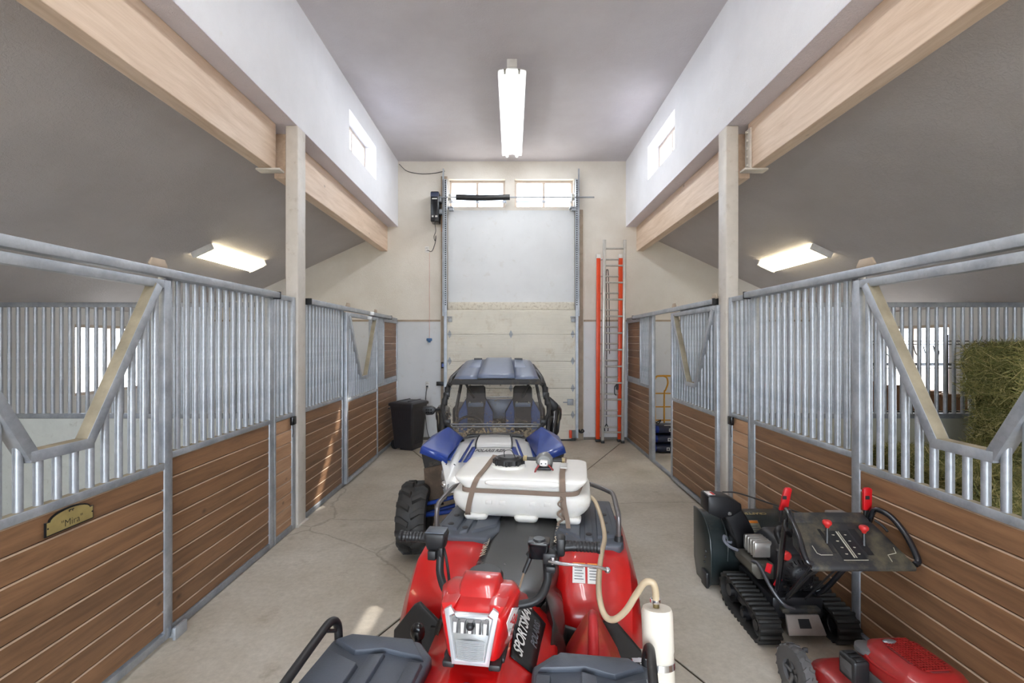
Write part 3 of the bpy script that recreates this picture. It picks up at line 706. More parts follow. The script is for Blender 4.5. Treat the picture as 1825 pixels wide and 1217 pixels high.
# ------------------------------------------------------------------ red quad bike
M['atv_red'] = mat('red_bodywork', srgb(192, 20, 20), 0.28, var=.05, coat=.5)
M['atv_grey'] = mat('grey_rack_plastic', srgb(76, 82, 92), 0.42, var=.08, bump=.1, bscale=260, dirt=srgb(128, 122, 112), dirt_amt=.08)
M['atv_black'] = mat('black_fender_plastic', srgb(38, 37, 38), 0.5, var=.1, dirt=srgb(110, 96, 78), dirt_amt=.1)
M['seat'] = mat('black_seat_vinyl', srgb(46, 46, 47), 0.22, var=.1, bump=.06, bscale=300, dirt=srgb(96, 92, 84), dirt_amt=.1)
M['lens'] = glass('clear_lens', (.93, .95, .97), .04, .16)
M['chrome'] = mat('chrome', srgb(222, 222, 224), 0.12, metal=.95)
M['decal_black'] = mat('black_decal', srgb(26, 27, 30), .35)
M['decal_white'] = mat('white_decal', srgb(232, 232, 230), .4)
M['decal_grey'] = mat('grey_decal', srgb(96, 100, 108), .4)
M['decal_red'] = mat('red_decal', srgb(190, 40, 44), .4)
M['decal_orange'] = mat('orange_decal', srgb(226, 132, 40), .4)
A = thing('quad_bike', 'red quad bike with grey plastic racks parked nearest in the aisle', 'quad bike', (-.055, 1.74, 0), R(-8))
for x, y in ((-.43, -.52), (.43, -.52), (-.43, .78), (.43, .78)): wheel(A, 'wheel', (x, y, .27), .27, .2, detail=False)
MB().box(-.14, .14, -.75, .95, .26, .42).box(-.36, .36, -.53, -.49, .25, .29).box(-.36, .36, .76, .80, .25, .29).build('chassis', M['black_metal'], A, bevel=.02)
b = MB()  # engine block and footwells
b.box(-.17, .17, -.25, .45, .40, .66); b.build('engine_cover', M['atv_black'], A, bevel=.03)
for s in (-1, 1):
    MB().box(min(s * .17, s * .47), max(s * .17, s * .47), -.28, .30, .36, .385).build('footwell', M['atv_black'], A, bevel=.01)
# central body: hood, fuel tank cover
HS = [(-.46, .897, .10, .81, .17, .50, .17), (-.30, .912, .075, .79, .195, .52, .20), (-.12, .93, .06, .78, .215, .55, .23), (.03, .915, .065, .77, .225, .55, .24), (.14, .865, .10, .74, .215, .55, .23)]
def sec(y, zt, wt, zm, wm, zb, wb): return [(-wb, y, zb), (-wm, y, zm), (-wt, y, zt - .012), (-wt * .7, y, zt), (wt * .7, y, zt), (wt, y, zt - .012), (wm, y, zm), (wb, y, zb)]
b = MB().rings([sec(-.86, .70, .13, .62, .17, .45, .17), sec(-.70, .82, .14, .74, .18, .46, .18), *[sec(*q) for q in HS]])
b.build('hood', M['atv_red'], A, bevel=.012, smooth=30)
# black side cover behind the decal, widening to the seat
for s in (-1, 1):
    b = MB().rings([[(s * .195, -.10, .79), (s * .215, -.10, .74), (s * .245, -.16, .54), (s * .20, -.16, .54)], [(s * .20, .02, .825), (s * .235, .02, .77), (s * .262, 0, .54), (s * .20, 0, .54)], [(s * .165, .14, .86), (s * .235, .16, .78), (s * .262, .18, .54), (s * .18, .18, .54)], [(s * .15, .34, .83), (s * .22, .36, .76), (s * .25, .38, .5), (s * .16, .38, .5)]])
    b.build('side_cover', M['seat'], A, bevel=.008)
# emblem on the nose
e = MB().cyl((0, -.478, .888), (0, -.484, .901), .036, n=24).build('emblem', mat('blue_badge', srgb(28, 34, 92), .3), A)
st = []
for k in range(16):
    r_ = .029 if k % 4 == 0 else (.011 if k % 2 == 0 else .006); st.append((r_ * math.cos(R(22.5 * k)), r_ * math.sin(R(22.5 * k))))
MB().prism(st, 'z', 0, .002).build('star', M['decal_white'], e, smooth=0).location = (0, -.484, .9012)
# seat
b = MB(); rg = []
for y, z, w, hh in ((.07, .845, .12, .06), (.12, .872, .14, .09), (.25, .862, .172, .1), (.42, .850, .192, .12), (.60, .858, .202, .13), (.78, .878, .206, .13), (.92, .890, .195, .12), (.97, .87, .175, .1)):
    ring = []
    for k in range(20):
        a = 2 * math.pi * k / 20; c_, s_ = math.cos(a), math.sin(a)
        ring.append((.035 * y + w * math.copysign(abs(c_) ** .55, c_), y, z - hh * .5 + hh * .5 * math.copysign(abs(s_) ** .6, s_)))
    rg.append(ring)
st_ = b.rings(rg).build('seat', M['seat'], A, sub=2)
M['seat_letter'] = mat('pale_seat_letters', srgb(206, 196, 176), .5)
lettering('seat_lettering', 'POLARIS', .058, M['seat_letter'], st_, (.196, .72, .863), (.035, 1, .08), (-1, .03, .45), bold=.0006, spacing=.95)
lettering('seat_lettering', 'SPORTSMAN', .045, M['seat_letter'], st_, (-.154, .58, .853), (.04, -1, -.05), (1, .03, .5), bold=.0006, spacing=.95)
# rear fenders (offset a little to the right as parked)
RX = .03
for s in (-1, 1):
    def P(x, y, z): return (RX + s * x, y, z)
    rows = [[P(.15, .26, .64), P(.24, .235, .655), P(.40, .235, .635), P(.47, .25, .61), P(.515, .31, .575), P(.52, .40, .55)],
            [P(.15, .36, .74), P(.24, .34, .755), P(.41, .34, .745), P(.48, .355, .715), P(.522, .42, .66), P(.525, .52, .60)],
            [P(.16, .47, .815), P(.25, .465, .83), P(.42, .465, .825), P(.485, .48, .80), P(.52, .54, .74), P(.522, .64, .66)],
            [P(.17, .62, .83), P(.25, .62, .845), P(.42, .62, .842), P(.485, .63, .82), P(.515, .68, .76), P(.515, .75, .68)],
            [P(.17, 1.10, .84), P(.25, 1.10, .85), P(.42, 1.10, .845), P(.48, 1.10, .82), P(.505, 1.10, .76), P(.505, 1.10, .66)]]
    MB().grid(rows).build('rear_fender', M['atv_red'], A, solid=.012, smooth=28)
    # black mud guard at the front of the fender
    pl_ = [P(.16, .19, .72), P(.30, .17, .70), P(.375, .16, .775), P(.40, .165, .76), P(.505, .215, .62), P(.52, .25, .52), P(.51, .22, .34), P(.16, .16, .34)]
    MB().rings([pl_, [(x, y + .02, z) for x, y, z in pl_]]).build('mud_guard', M['atv_black'], A, bevel=.005)
    b = MB()
    for xx in (.24, .31): b.rings([[P(xx, .168, .36), P(xx + .02, .168, .36), P(xx + .02, .160, .68), P(xx, .160, .68)], [P(xx, .18, .36), P(xx + .02, .18, .36), P(xx + .02, .175, .68), P(xx, .175, .68)]])
    b.build('guard_ribs', M['atv_black'], A)['kind'] = 'stuff'
# warning stickers on the right rear fender
for i, x0 in enumerate((.235, .30)):
    o = MB().rings([[(RX + x0, .465, .836), (RX + x0 + .055, .465, .836), (RX + x0 + .055, .385, .788), (RX + x0, .385, .788)], [(RX + x0, .466, .838), (RX + x0 + .055, .466, .838), (RX + x0 + .055, .384, .790), (RX + x0, .384, .790)]]).build('warning_sticker', M['decal_white'], A, smooth=0)
    MB().rings([[(RX + x0, .466, .839), (RX + x0 + .055, .466, .839), (RX + x0 + .055, .452, .8305), (RX + x0, .452, .8305)], [(RX + x0, .466, .840), (RX + x0 + .055, .466, .840), (RX + x0 + .055, .452, .8315), (RX + x0, .452, .8315)]]).build('orange_band', M['decal_orange'], o, smooth=0)
    b = MB()
    for k in range(5):
        f0 = .25 + .14 * k; y_, z_ = .466 - .082 * f0, .840 - .050 * f0; b.box(RX + x0 + .008, RX + x0 + .048 - .006 * (k % 2), y_ - .002, y_ + .002, z_ - .0005, z_ + .0008)
    b.build('print_lines', M['decal_grey'], o, smooth=0)['kind'] = 'stuff'
# racks
def rack_side(nm, s, y0, y1, xi, xo, z, ox=0):
    """one half of a moulded rack with recessed pockets: frame bars around lower floor plates"""
    b = MB(); rear = y0 > 0; yf = y0; yb = y1
    out = [(xi + .02, yf), (xo - .05, yf), (xo, yf + .06), (xo, yb - .03), (xo - .04, yb), (xi + .06, yb), (xi, yb - .07)] if not rear else [(xi + .04, yf), (xo - .02, yf), (xo, yf + .05), (xo - .03, yb), (xi, yb), (xi, yf + .10)]
    poly = [(ox + s * x, y) for x, y in out]
    b.prism(poly, 'z', z - .045, z); o = b.build(nm, M['atv_grey'], A, bevel=.012, seg=3)
    return o
def pocket(o, poly, z, d=.016):
    """raised land on the rack top, sides sloped"""
    c = (sum(p[0] for p in poly) / len(poly), sum(p[1] for p in poly) / len(poly)); q = [(c[0] + (x - c[0]) * .93, c[1] + (y - c[1]) * .93) for x, y in poly]
    MB().rings([[(x, y, z - .004) for x, y in poly], [(x, y, z + d) for x, y in q]]).build('raised_rib', M['atv_grey'], o, bevel=.003)
for s in (-1, 1):
    o = rack_side('front_rack', s, -.74, -.20, .155, .505, .855)
    for poly in ([(.17, -.30), (.23, -.215), (.45, -.215), (.49, -.25), (.40, -.30), (.31, -.275)], [(.30, -.285), (.345, -.30), (.345, -.62), (.30, -.62)], [(.17, -.315), (.215, -.315), (.215, -.66), (.17, -.66)], [(.36, -.345), (.49, -.29), (.495, -.60), (.36, -.60)]):
        pocket(o, [(s * x, y) for x, y in poly], .855)
    MB().tube([(s * .492, -.215, .84), (s * .498, -.215, .895), (s * .502, -.25, .922), (s * .495, -.34, .926), (s * .47, -.60, .922), (s * .45, -.72, .90), (s * .44, -.76, .85)], .0135, 12, 5).build('front_rail', M['black'], A)
    MB().cyl((s * .494, -.235, .885), (s * .494, -.285, .915), .006, n=8).build('rail_gusset', M['black'], A)
    o = rack_side('rear_rack', s, .60, 1.24, .14, .475, .872, RX)
    for poly in ([(.29, .64), (.33, .62), (.33, 1.1), (.29, 1.1)], [(.16, .74), (.27, .64), (.27, 1.1), (.16, 1.1)], [(.35, .66), (.44, .68), (.42, 1.1), (.35, 1.1)]):
        pocket(o, [(RX + s * x, y) for x, y in poly], .872, .012)
    hb_ = MB()
    for x, y in ((.395, .72), (.395, .84), (.395, .96), (.22, .9), (.31, .68)): hb_.cyl((RX + s * x, y, .8855), (RX + s * x, y, .887), .016, n=12)
    hb_.build('rack_holes', M['black'], o)['kind'] = 'stuff'
    MB().tube([(RX + s * .452, .655, .86), (RX + s * .452, .658, .965), (RX + s * .45, .675, .998), (RX + s * .448, .72, 1.004), (RX + s * .445, .93, 1.004), (RX + s * .425, 1.0, 1.002), (RX + s * .35, 1.14, .99), (RX + s * .30, 1.18, .985), (RX + 0, 1.19, .985)], .0125, 12, 5).build('rear_rail', mat('scuffed_tube_' + side[s], srgb(112, 108, 108), .3, metal=.6), A)
    MB().cyl((RX + s * .452, .655, .872), (RX + s * .452, .655, .895), .022, .018, n=12).build('rail_foot', M['black'], A)
# headlight pod
pod = [(-.4, .948, .058, .0), (-.385, .965, .072, .0)]
b = MB(); 
def pr(y, z0, z1, w0, w1, c=.02): return [(-w0, y, z0), (w0, y, z0), (w1, y, z1 - c), (w1 - c, y, z1), (-w1 + c, y, z1), (-w1, y, z1 - c)]
b.rings([pr(-.405, .945, 1.078, .062, .086), pr(-.385, .94, 1.088, .074, .096), pr(-.28, .935, 1.100, .094, .122), pr(-.235, .945, 1.092, .088, .112), pr(-.20, .96, 1.07, .07, .08)])
pd = b.build('headlight_pod', M['atv_red'], A, bevel=.008, smooth=30)
MB().rings([[(-.050, -.355, 1.090), (.050, -.355, 1.090), (.058, -.355, 1.06), (-.058, -.355, 1.06)], [(-.054, -.305, 1.116), (.054, -.305, 1.116), (.072, -.305, 1.07), (-.072, -.305, 1.07)], [(-.056, -.245, 1.120), (.056, -.245, 1.120), (.078, -.245, 1.06), (-.078, -.245, 1.06)]]).build('pod_crown', M['atv_red'], pd, bevel=.006)
MB().lathe([(.0, .012), (.05, .01), (.058, 0), (.058, -.02)], (0, -.215, 1.094), 'z', 24).build('gauge', M['black'], pd)
for s in (-1, 1):
    MB().rings([[(s * .056, -.412, 1.080), (s * .078, -.412, 1.080), (s * .092, -.395, 1.094), (s * .045, -.395, 1.098)], [(s * .05, -.33, 1.096), (s * .088, -.33, 1.092), (s * .098, -.30, 1.088), (s * .045, -.30, 1.092)]]).build('pod_shoulder', M['atv_red'], pd, bevel=.004)
    MB().box(min(s * .048, s * .082), max(s * .048, s * .082), -.418, -.30, .927, .945).build('pod_foot', M['black'], pd, bevel=.005)
MB().box(-.088, .088, -.38, -.15, .925, .942).build('pod_base', M['black'], pd, bevel=.006)
# lamp: silver bowl, bulb shield, ribbed lower lens, clear cover with a notch at the top
def lampout(f, y, dz=0):
    pts = [(-.052, .945), (.052, .945), (.061, 1.0), (.077, 1.085), (.06, 1.094), (.048, 1.078), (-.048, 1.078), (-.06, 1.094), (-.077, 1.085), (-.061, 1.0)]
    return [(x * f, y + (1.01 - z) * -.10, 1.015 + (z - 1.015) * f) for x, z in pts]
M['lamp_rim'] = mat('clear_lamp_rim', srgb(196, 198, 202), .18, metal=.35)
MB().rings([lampout(1.0, -.408), lampout(1.0, -.420), lampout(.80, -.424), lampout(.74, -.412)], True, True).build('lamp_rim', M['lamp_rim'], pd, bevel=.002)
bw = MB().rings([lampout(.74, -.4205), lampout(.70, -.4215)]).build('reflector', mat('lamp_reflector', srgb(176, 176, 178), .1, metal=.95), pd)
b = MB()
for k in range(5):
    xx = -.042 + .021 * k; b.rings([[(xx - .0095, -.424, 1.03), (xx + .0095, -.424, 1.03), (xx + .0095, -.420, 1.068), (xx - .0095, -.420, 1.068)], [(xx - .004, -.434, 1.036), (xx + .004, -.434, 1.036), (xx + .005, -.428, 1.062), (xx - .005, -.428, 1.062)]])
b.build('reflector_facets', mat('facet_grey', srgb(150, 150, 152), .2, metal=.6), bw, smooth=0)['kind'] = 'stuff'
b = MB()
for k in range(15):
    zz = .963 + .0033 * k; b.tube([(-.036 - .0003 * k, -.4225 + (1.01 - zz) * -.1, zz), (0, -.431 + (1.01 - zz) * -.1, zz + .004 * (k / 14)), (.036 + .0003 * k, -.4225 + (1.01 - zz) * -.1, zz)], .0015, 5, 3)
b.build('lens_ribs', mat('ribbed_glass', srgb(168, 170, 172), .15, metal=.3), bw)['kind'] = 'stuff'
MB().ball((0, -.426, 1.052), .0115).build('bulb_shield', M['black'], bw)
MB().rings([lampout(.80, -.425), lampout(.78, -.4275)]).build('lens_cover', M['lens'], pd, smooth=0)
# pod side sticker
def sideX(y, z):   # pod side surface at this point
    f = (y + .385) / .105; w0, w1 = .074 + .020 * f, .096 + .026 * f
    return w0 + (w1 - w0) * (z - .9375) / .13
sp = [(-.378, 1.04), (-.345, 1.066), (-.284, 1.035), (-.325, .972)]
o = MB().rings([[(sideX(y, z) - .001, y, z) for y, z in sp], [(sideX(y, z) + .0018, y, z) for y, z in sp]]).build('permit_sticker', M['decal_white'], pd, smooth=0)
lettering('permit_lettering', '2024', .034, M['decal_red'], o, (sideX(-.333, 1.028) + .003, -.333, 1.028), (.24, .80, -.50), (.15, .50, .80), bold=.0012)
for q, (dy, dz) in enumerate(((.022, .018), (-.014, -.026))): lettering('permit_lettering', ('PERMIT', 'STATE')[q], .013, M['decal_grey'], o, (sideX(-.333 + dy, 1.028 + dz) + .003, -.333 + dy, 1.028 + dz), (.24, .80, -.50), (.15, .50, .80))
# body decal
def hoodpt(y, f, d=.004):   # red hood side: f=0 at its shoulder, 1 at its waist, lifted d off the surface
    for p, q in zip(HS, HS[1:]):
        if y <= q[0] or q is HS[-1]:
            k_ = (y - p[0]) / (q[0] - p[0]); v_ = [m + (n - m) * k_ for m, n in zip(p, q)]; break
    x0, z0, x1, z1 = v_[2], v_[1] - .012, v_[4], v_[3]; n_ = Vector((z0 - z1, 0, x1 - x0)).normalized()
    return Vector((x0 + (x1 - x0) * f, y, z0 + (z1 - z0) * f)) + n_ * d
rows = [[hoodpt(-.29 + (.345 - .06 * j / 4) * i / 10 + .02 * j / 4, .12 + .56 * j / 4) for i in range(11)] for j in range(5)]
dc = MB().grid(rows).build('body_decal', M['decal_black'], A, solid=.003, smooth=60)
pm, pa, pb, pu, pd_ = hoodpt(-.125, .30, .0085), hoodpt(-.24, .30), hoodpt(-.01, .30), hoodpt(-.125, .15), hoodpt(-.125, .45)
lettering('decal_lettering', 'SPORTSMAN', .052, M['decal_white'], dc, pm, pb - pa, pu - pd_, bold=.001, shear=.2, spacing=.95)
lettering('decal_lettering', 'POLARIS', .036, M['decal_grey'], dc, hoodpt(-.10, .54, .0085), pb - pa, pu - pd_, bold=.0008, shear=.2)
# handlebar with grips, throttle block, brake perch, lever, cables
hbp = [(-.235, .0, 1.098), (-.205, -.02, 1.07), (-.195, -.05, 1.0), (-.15, -.09, .955), (-.05, -.11, .94), (.05, -.11, .94), (.15, -.09, .955), (.185, -.05, 1.0), (.185, -.02, 1.06), (.225, .0, 1.098)]
hd = MB().tube([(-.345, .015, 1.105)] + hbp + [(.345, .015, 1.105)], .0145, 12, 5).build('handlebar', M['black'], A)
MB().box(-.05, .05, -.15, -.06, .90, .965).build('bar_clamp', M['black'], hd, bevel=.012)
for s in (-1, 1):
    pg = [(.017, 0), (.0185, .006), (.0185, .012), (.0165, .014)]
    prof = []
    for i in range(9): prof += [(.0165, .0125 * i), (.0185, .0125 * i + .003), (.0185, .0125 * i + .009), (.0165, .0125 * i + .0115)]
    MB().lathe([(0, -.003)] + prof + [(.021, .113), (.021, .122), (0, .123)], (s * (.245) if s > 0 else -.245, .012, 1.104), 'x', 18).build('grip', M['black'], hd)
    if s < 0:
        g = hd.children; 
for ch in hd.children:
    if ch.name.startswith('grip') and ch.data.vertices[0].co.x < 0:
        for v in ch.data.vertices: v.co.x = -.245 - (v.co.x + .245)
th = MB().rings([rrect(.030, .026, .01, 1.075, 4, -.222, -.005), rrect(.034, .032, .012, 1.09, 4, -.222, -.005), rrect(.040, .034, .012, 1.125, 4, -.222, -.005), rrect(.038, .032, .012, 1.137, 4, -.222, -.005)]).build('throttle_block', M['black'], hd, bevel=.003)
MB().box(-.258, -.186, -.034, .026, 1.137, 1.142).build('block_lid', M['atv_grey'], th, bevel=.002)
MB().box(-.245, -.215, -.045, -.02, 1.045, 1.078).box(-.205, -.19, -.04, -.01, 1.05, 1.09).build('thumb_lever', M['black'], th, bevel=.004)
MB().tube([(-.19, -.02, 1.08), (-.17, -.06, 1.06), (-.155, -.08, 1.0), (-.15, -.1, .95)], .005, 6, 5).build('throttle_cable', M['black'], hd)
pc = MB().rings([rrect(.034, .030, .012, 1.075, 4, .155, -.02), rrect(.036, .032, .012, 1.12, 4, .155, -.02), rrect(.038, .034, .012, 1.123, 4, .155, -.02), rrect(.038, .034, .012, 1.132, 4, .155, -.02)]).build('brake_reservoir', M['black_gloss'], hd, bevel=.003)
MB().lathe([(0, .006), (.02, .006), (.023, .0)], (.155, -.02, 1.132), 'z', 20).build('reservoir_lid', M['decal_black'], pc)
MB().box(.215, .245, -.025, .035, 1.075, 1.14).build('switch_housing', M['black'], hd, bevel=.010)
MB().box(.17, .215, -.055, .0, 1.06, 1.10).box(.18, .215, -.07, -.035, 1.04, 1.062).build('lever_perch', M['black'], hd, bevel=.006)
lv = MB().tube([(.195, -.06, 1.078), (.24, -.085, 1.082), (.30, -.092, 1.085), (.35, -.085, 1.08), (.385, -.075, 1.068)], [.011, .0095, .008, .0075, .008, .0095], 10, 5, flat=.55).build('brake_lever', M['steel'], hd)
MB().ball((.388, -.074, 1.066), .0105).build('lever_tip', M['steel'], lv)
MB().cyl((.205, -.062, 1.07), (.205, -.062, 1.092), .007, n=10).build('pivot_bolt', M['chrome'], hd)
MB().cyl((.125, -.035, 1.075), (.105, -.06, 1.03), .009, .007, n=10).cyl((.118, -.03, 1.078), (.135, -.028, 1.10), .012, n=10).build('cable_boot', M['black'], hd)
MB().tube([(.105, -.06, 1.03), (.09, -.09, .98), (.085, -.11, .94)], .004, 6, 4).build('brake_line', mat('tan_cable', srgb(150, 128, 106), .5), hd)
# shift knob on the left
MB().cyl((-.245, -.06, .62), (-.262, -.09, .79), .009, n=10).build('shift_rod', M['black'], A)
MB().ball((-.264, -.092, .815), .026, 16, 10, (1, .8, 1.25)).build('shift_knob', M['black_gloss'], A)
# ------------------------------------------------------------------ sprayer tank strapped to the rear rack
M['poly'] = mat('white_polyethylene', srgb(236, 234, 228), .38, var=.03, dirt=srgb(196, 182, 152), dirt_amt=.1, dscale=4)
M['poly'].node_tree.nodes['Principled BSDF'].inputs['Subsurface Weight'].default_value = .25
M['poly'].node_tree.nodes['Principled BSDF'].inputs['Subsurface Radius'].default_value = (.03, .03, .025)
M['strap'] = mat('taupe_webbing', srgb(134, 116, 102), .8, var=.08, bump=.2, bscale=400)
M['pump'] = mat('grey_pump_casting', srgb(128, 128, 126), .4, metal=.3)
T = thing('sprayer_tank', 'white plastic sprayer tank strapped on the rear rack of the quad bike', 'tank', (.068, 2.755, .886), R(-8))
T.scale = (1.035, 1, .88)
def ring(z, hx, hy, r, cy=0): return rrect(hx, hy, r, z, 7, 0, cy)
b = MB().rings([ring(.0, .265, .16, .05), ring(.012, .29, .20, .06), ring(.045, .335, .225, .09), ring(.085, .362, .235, .10), ring(.125, .364, .235, .10), ring(.155, .352, .232, .09), ring(.172, .335, .228, .08)])
b.build('lower_body', M['poly'], T, smooth=60, sub=1)
b = MB().rings([ring(.165, .285, .224, .05), ring(.178, .292, .228, .05), ring(.205, .31, .232, .05), ring(.238, .343, .236, .05), ring(.252, .345, .234, .06), ring(.260, .335, .225, .06), ring(.262, .20, .12, .05)])
up_ = b.build('upper_body', M['poly'], T, smooth=60, sub=1)
MB().rings([[(x, y, z) for x, y, z in rrect(.20, .012, .011, .205, 4, .02, -.235)], [(x, y, z) for x, y, z in rrect(.195, .016, .013, .235, 4, .02, -.235)], [(x, y, z) for x, y, z in rrect(.19, .010, .009, .250, 4, .02, -.232)]]).build('front_ridge', M['poly'], T, sub=1)
for x in (-.225, .035, .25): MB().rings([rrect(.052, .03, .02, -.016, 4, x, -.185), rrect(.06, .045, .02, .01, 4, x, -.19), rrect(.07, .05, .02, .04, 4, x, -.185)]).build('foot', M['poly'], T, sub=1)
for x in (-.155, -.085, .07, .145):
    MB().box(x - .017, x + .017, -.2385, -.228, .098, .122).build('moulded_square', M['poly'], T, bevel=.003)
MB().lathe([(.0, .0), (.095, .0), (.095, .022), (.08, .026)], (-.085, .0, .255), 'z', 28).build('filler_neck', M['poly'], T)
lp = [(.078 + (.006 if i % 2 else 0)) for i in range(32)]
lid = MB().rings([[(lp[i] * math.cos(2 * math.pi * i / 32), lp[i] * math.sin(2 * math.pi * i / 32), z) for i in range(32)] for z in (.0, .034)] + [[(.074 * math.cos(2 * math.pi * i / 32), .074 * math.sin(2 * math.pi * i / 32), .042) for i in range(32)], [(.062 * math.cos(2 * math.pi * i / 32), .062 * math.sin(2 * math.pi * i / 32), .038) for i in range(32)], [(.05 * math.cos(2 * math.pi * i / 32), .05 * math.sin(2 * math.pi * i / 32), .049) for i in range(32)]]).build('lid', M['black'], T, smooth=30)
lid.location = (-.085, 0, .277)
b = MB()
for k in range(8): b.cyl((.083 * math.cos(R(45 * k)), .083 * math.sin(R(45 * k)), .002), (.083 * math.cos(R(45 * k)), .083 * math.sin(R(45 * k)), .03), .007, n=8)
b.build('lid_knurls', M['black'], lid)['kind'] = 'stuff'
MB().tube([(-.02, -.02, .047), (-.02, -.02, .085), (.01, -.01, .092), (.03, -.02, .07), (.045, -.04, .045)], .0022, 6, 5).build('lid_leash', M['black'], lid)
# pump
p = MB().cyl((.115, .05, .318), (.115, -.02, .315), .033, n=20).build('pump_motor', M['pump'], T, bevel=.004)
MB().lathe([(.0, -.045), (.035, -.045), (.047, -.03), (.047, .0), (.038, .004)], (.115, -.02, .318), 'y', 10).build('pump_head', M['pump'], p)
MB().box(.093, .137, -.095, -.06, .295, .33).build('pressure_switch', M['white_metal'], p, bevel=.008)
for dx in (-.011, .011): MB().cyl((.115 + dx, -.096, .312), (.115 + dx, -.0975, .312), .004, n=8).build('switch_hole', M['black'], p)
for q0, q1 in (((.07, -.03, .322), (.01, -.03, .322)), ((.16, -.03, .318), (.215, -.02, .316))): MB().cyl(q0, q1, .012, n=12).build('pump_fitting', M['black'], p)
MB().cyl((.0, -.03, .325), (.02, -.03, .325), .017, n=8).cyl((.21, -.02, .316), (.225, -.02, .316), .016, n=8).build('brass_fitting', mat('brass_fitting', srgb(164, 148, 110), .35, metal=.7), p)
MB().box(.075, .155, -.07, .09, .262, .28).build('pump_foot', M['black'], p, bevel=.004)
MB().tube([(.09, -.09, .30), (.075, -.10, .275), (.07, -.115, .255)], .005, 6, 4).tube([(.14, -.08, .30), (.155, -.09, .285), (.165, -.085, .27)], .005, 6, 4).build('red_wires', mat('red_wire', srgb(130, 40, 40), .5), p)
# straps: flat webbing that follows the tank
def strap(name, pts, w, lab, sm=4, wd=(1, 0, 0)):
    pts = spline([Vector(q) for q in pts], sm); b = MB(); rg = []
    for i, q in enumerate(pts):
        d = (pts[min(i + 1, len(pts) - 1)] - pts[max(i - 1, 0)]).normalized(); sx_ = Vector(wd); sx_ = (sx_ - d * sx_.dot(d)).normalized(); nn = sx_.cross(d)
        rg.append([q + sx_ * w / 2 + nn * .0015, q - sx_ * w / 2 + nn * .0015, q - sx_ * w / 2 - nn * .0015, q + sx_ * w / 2 - nn * .0015])
    b.rings(rg); o = b.build(name, M['strap']); o.location = T.location; o.rotation_euler = T.rotation_euler; o.scale = T.scale
    return tag(o, lab, 'strap', None)
strap('strap', [(-.265, -.215, .012), (-.262, -.243, .05), (-.25, -.246, .12), (-.24, -.246, .165), (-.232, -.246, .20), (-.218, -.248, .24), (-.205, -.22, .2665), (-.20, -.1, .2685), (-.20, .1, .2685), (-.20, .226, .265), (-.21, .245, .24), (-.22, .246, .1), (-.22, .235, .03)], .027, 'taupe webbing strap over the left end of the sprayer tank')
s2 = strap('strap', [(.235, -.215, .005), (.232, -.246, .05), (.225, -.248, .12), (.222, -.249, .18), (.22, -.249, .235), (.218, -.226, .2675), (.215, -.1, .2695), (.215, .1, .2695), (.215, .226, .267), (.215, .246, .24), (.215, .247, .1), (.215, .235, .03)], .030, 'taupe webbing strap with a buckle over the right of the sprayer tank')
MB().box(.200, .238, -.05, .06, .271, .279).build('buckle', M['alu'], s2, bevel=.003)
MB().box(.205, .233, -.255, -.2525, .19, .245).build('ratchet_tail', M['strap'], s2, bevel=.001)
strap('strap', [(-.297, .1, .176), (-.302, -.05, .178), (-.301, -.18, .180), (-.28, -.2365, .181), (-.2, -.246, .181), (0, -.2465, .181), (.2, -.2515, .181), (.285, -.238, .184), (.308, -.18, .19), (.325, -.05, .20), (.34, .1, .21)], .026, 'taupe webbing strap tied around the waist of the sprayer tank', 5, (0, 0, 1))
strap('strap', [(.222, -.256, .18), (.23, -.258, .12), (.243, -.262, .05), (.250, -.275, .0), (.252, -.30, -.012), (.250, -.34, -.02), (.247, -.40, -.03)], .022, 'loose twisted strap end hanging from the tank onto the seat')
b = MB(); pts = [(.21 + .012 * math.sin(i * 1.3), -.258 - .004 * math.cos(i * 1.3), .17 - .012 * i) for i in range(15)]
b.tube(pts, .007, 6, 2, flat=.4); o = b.build('strap', M['strap']); o.location = T.location; o.rotation_euler = T.rotation_euler; o.scale = T.scale; tag(o, 'narrow knotted strap tail twisted down the front of the tank', 'strap')
# hose from the tank to the white pipe
M['hose'] = mat('clear_tan_hose', srgb(206, 186, 154), .3, var=.08)
M['hose'].node_tree.nodes['Principled BSDF'].inputs['Transmission Weight'].default_value = .15
tag(MB().tube([(.395, 2.72, .97), (.435, 2.60, .985), (.447, 2.45, .955), (.422, 2.2, .945), (.372, 2.0, .955), (.325, 1.80, .965), (.300, 1.66, .955), (.306, 1.60, .925), (.330, 1.57, .925), (.365, 1.55, .965), (.395, 1.53, 1.03), (.415, 1.51, 1.075), (.437, 1.50, 1.08), (.446, 1.50, 1.055), (.447, 1.50, 1.028)], .0105, 12, 7).build('hose', M['hose']), 'translucent tan hose looping from the tank to the white pipe', 'hose')
# white pipe clamped to the right front rail
pv = thing('spray_pipe', 'dirty white plastic pipe clamped to the right front rack rail', 'pipe', (.452, 1.505, 1.0))
d = Vector((-.005, -.07, -.42)); dn = d.normalized()
M['pvc'] = mat('dirty_white_pvc', srgb(228, 220, 206), .4, var=.04, dirt=srgb(140, 122, 98), dirt_amt=.1, dscale=9)
MB().tube([Vector((0, 0, 0)), dn * .012, dn * .12, dn * .125, d], [.043, .047, .047, .045, .045], 24).build('pipe_body', M['pvc'], pv, smooth=30)
MB().cyl((-.002, 0, -.002), (-.003, .001, .018), .010, n=12).build('hose_barb', mat('brass_dark', srgb(130, 116, 80), .4, metal=.7), pv)
MB().lathe([(.0125, -.006), (.0140, -.006), (.0140, .006), (.0125, .006)], (-.003, .001, .022), 'z', 14).box(-.02, -.010, -.006, .006, .016, .028).build('small_hose_clamp', M['chrome'], pv)
c_ = dn * .155; u = Vector((1, 0, 0)); w_ = dn.cross(u).normalized(); u = w_.cross(dn)
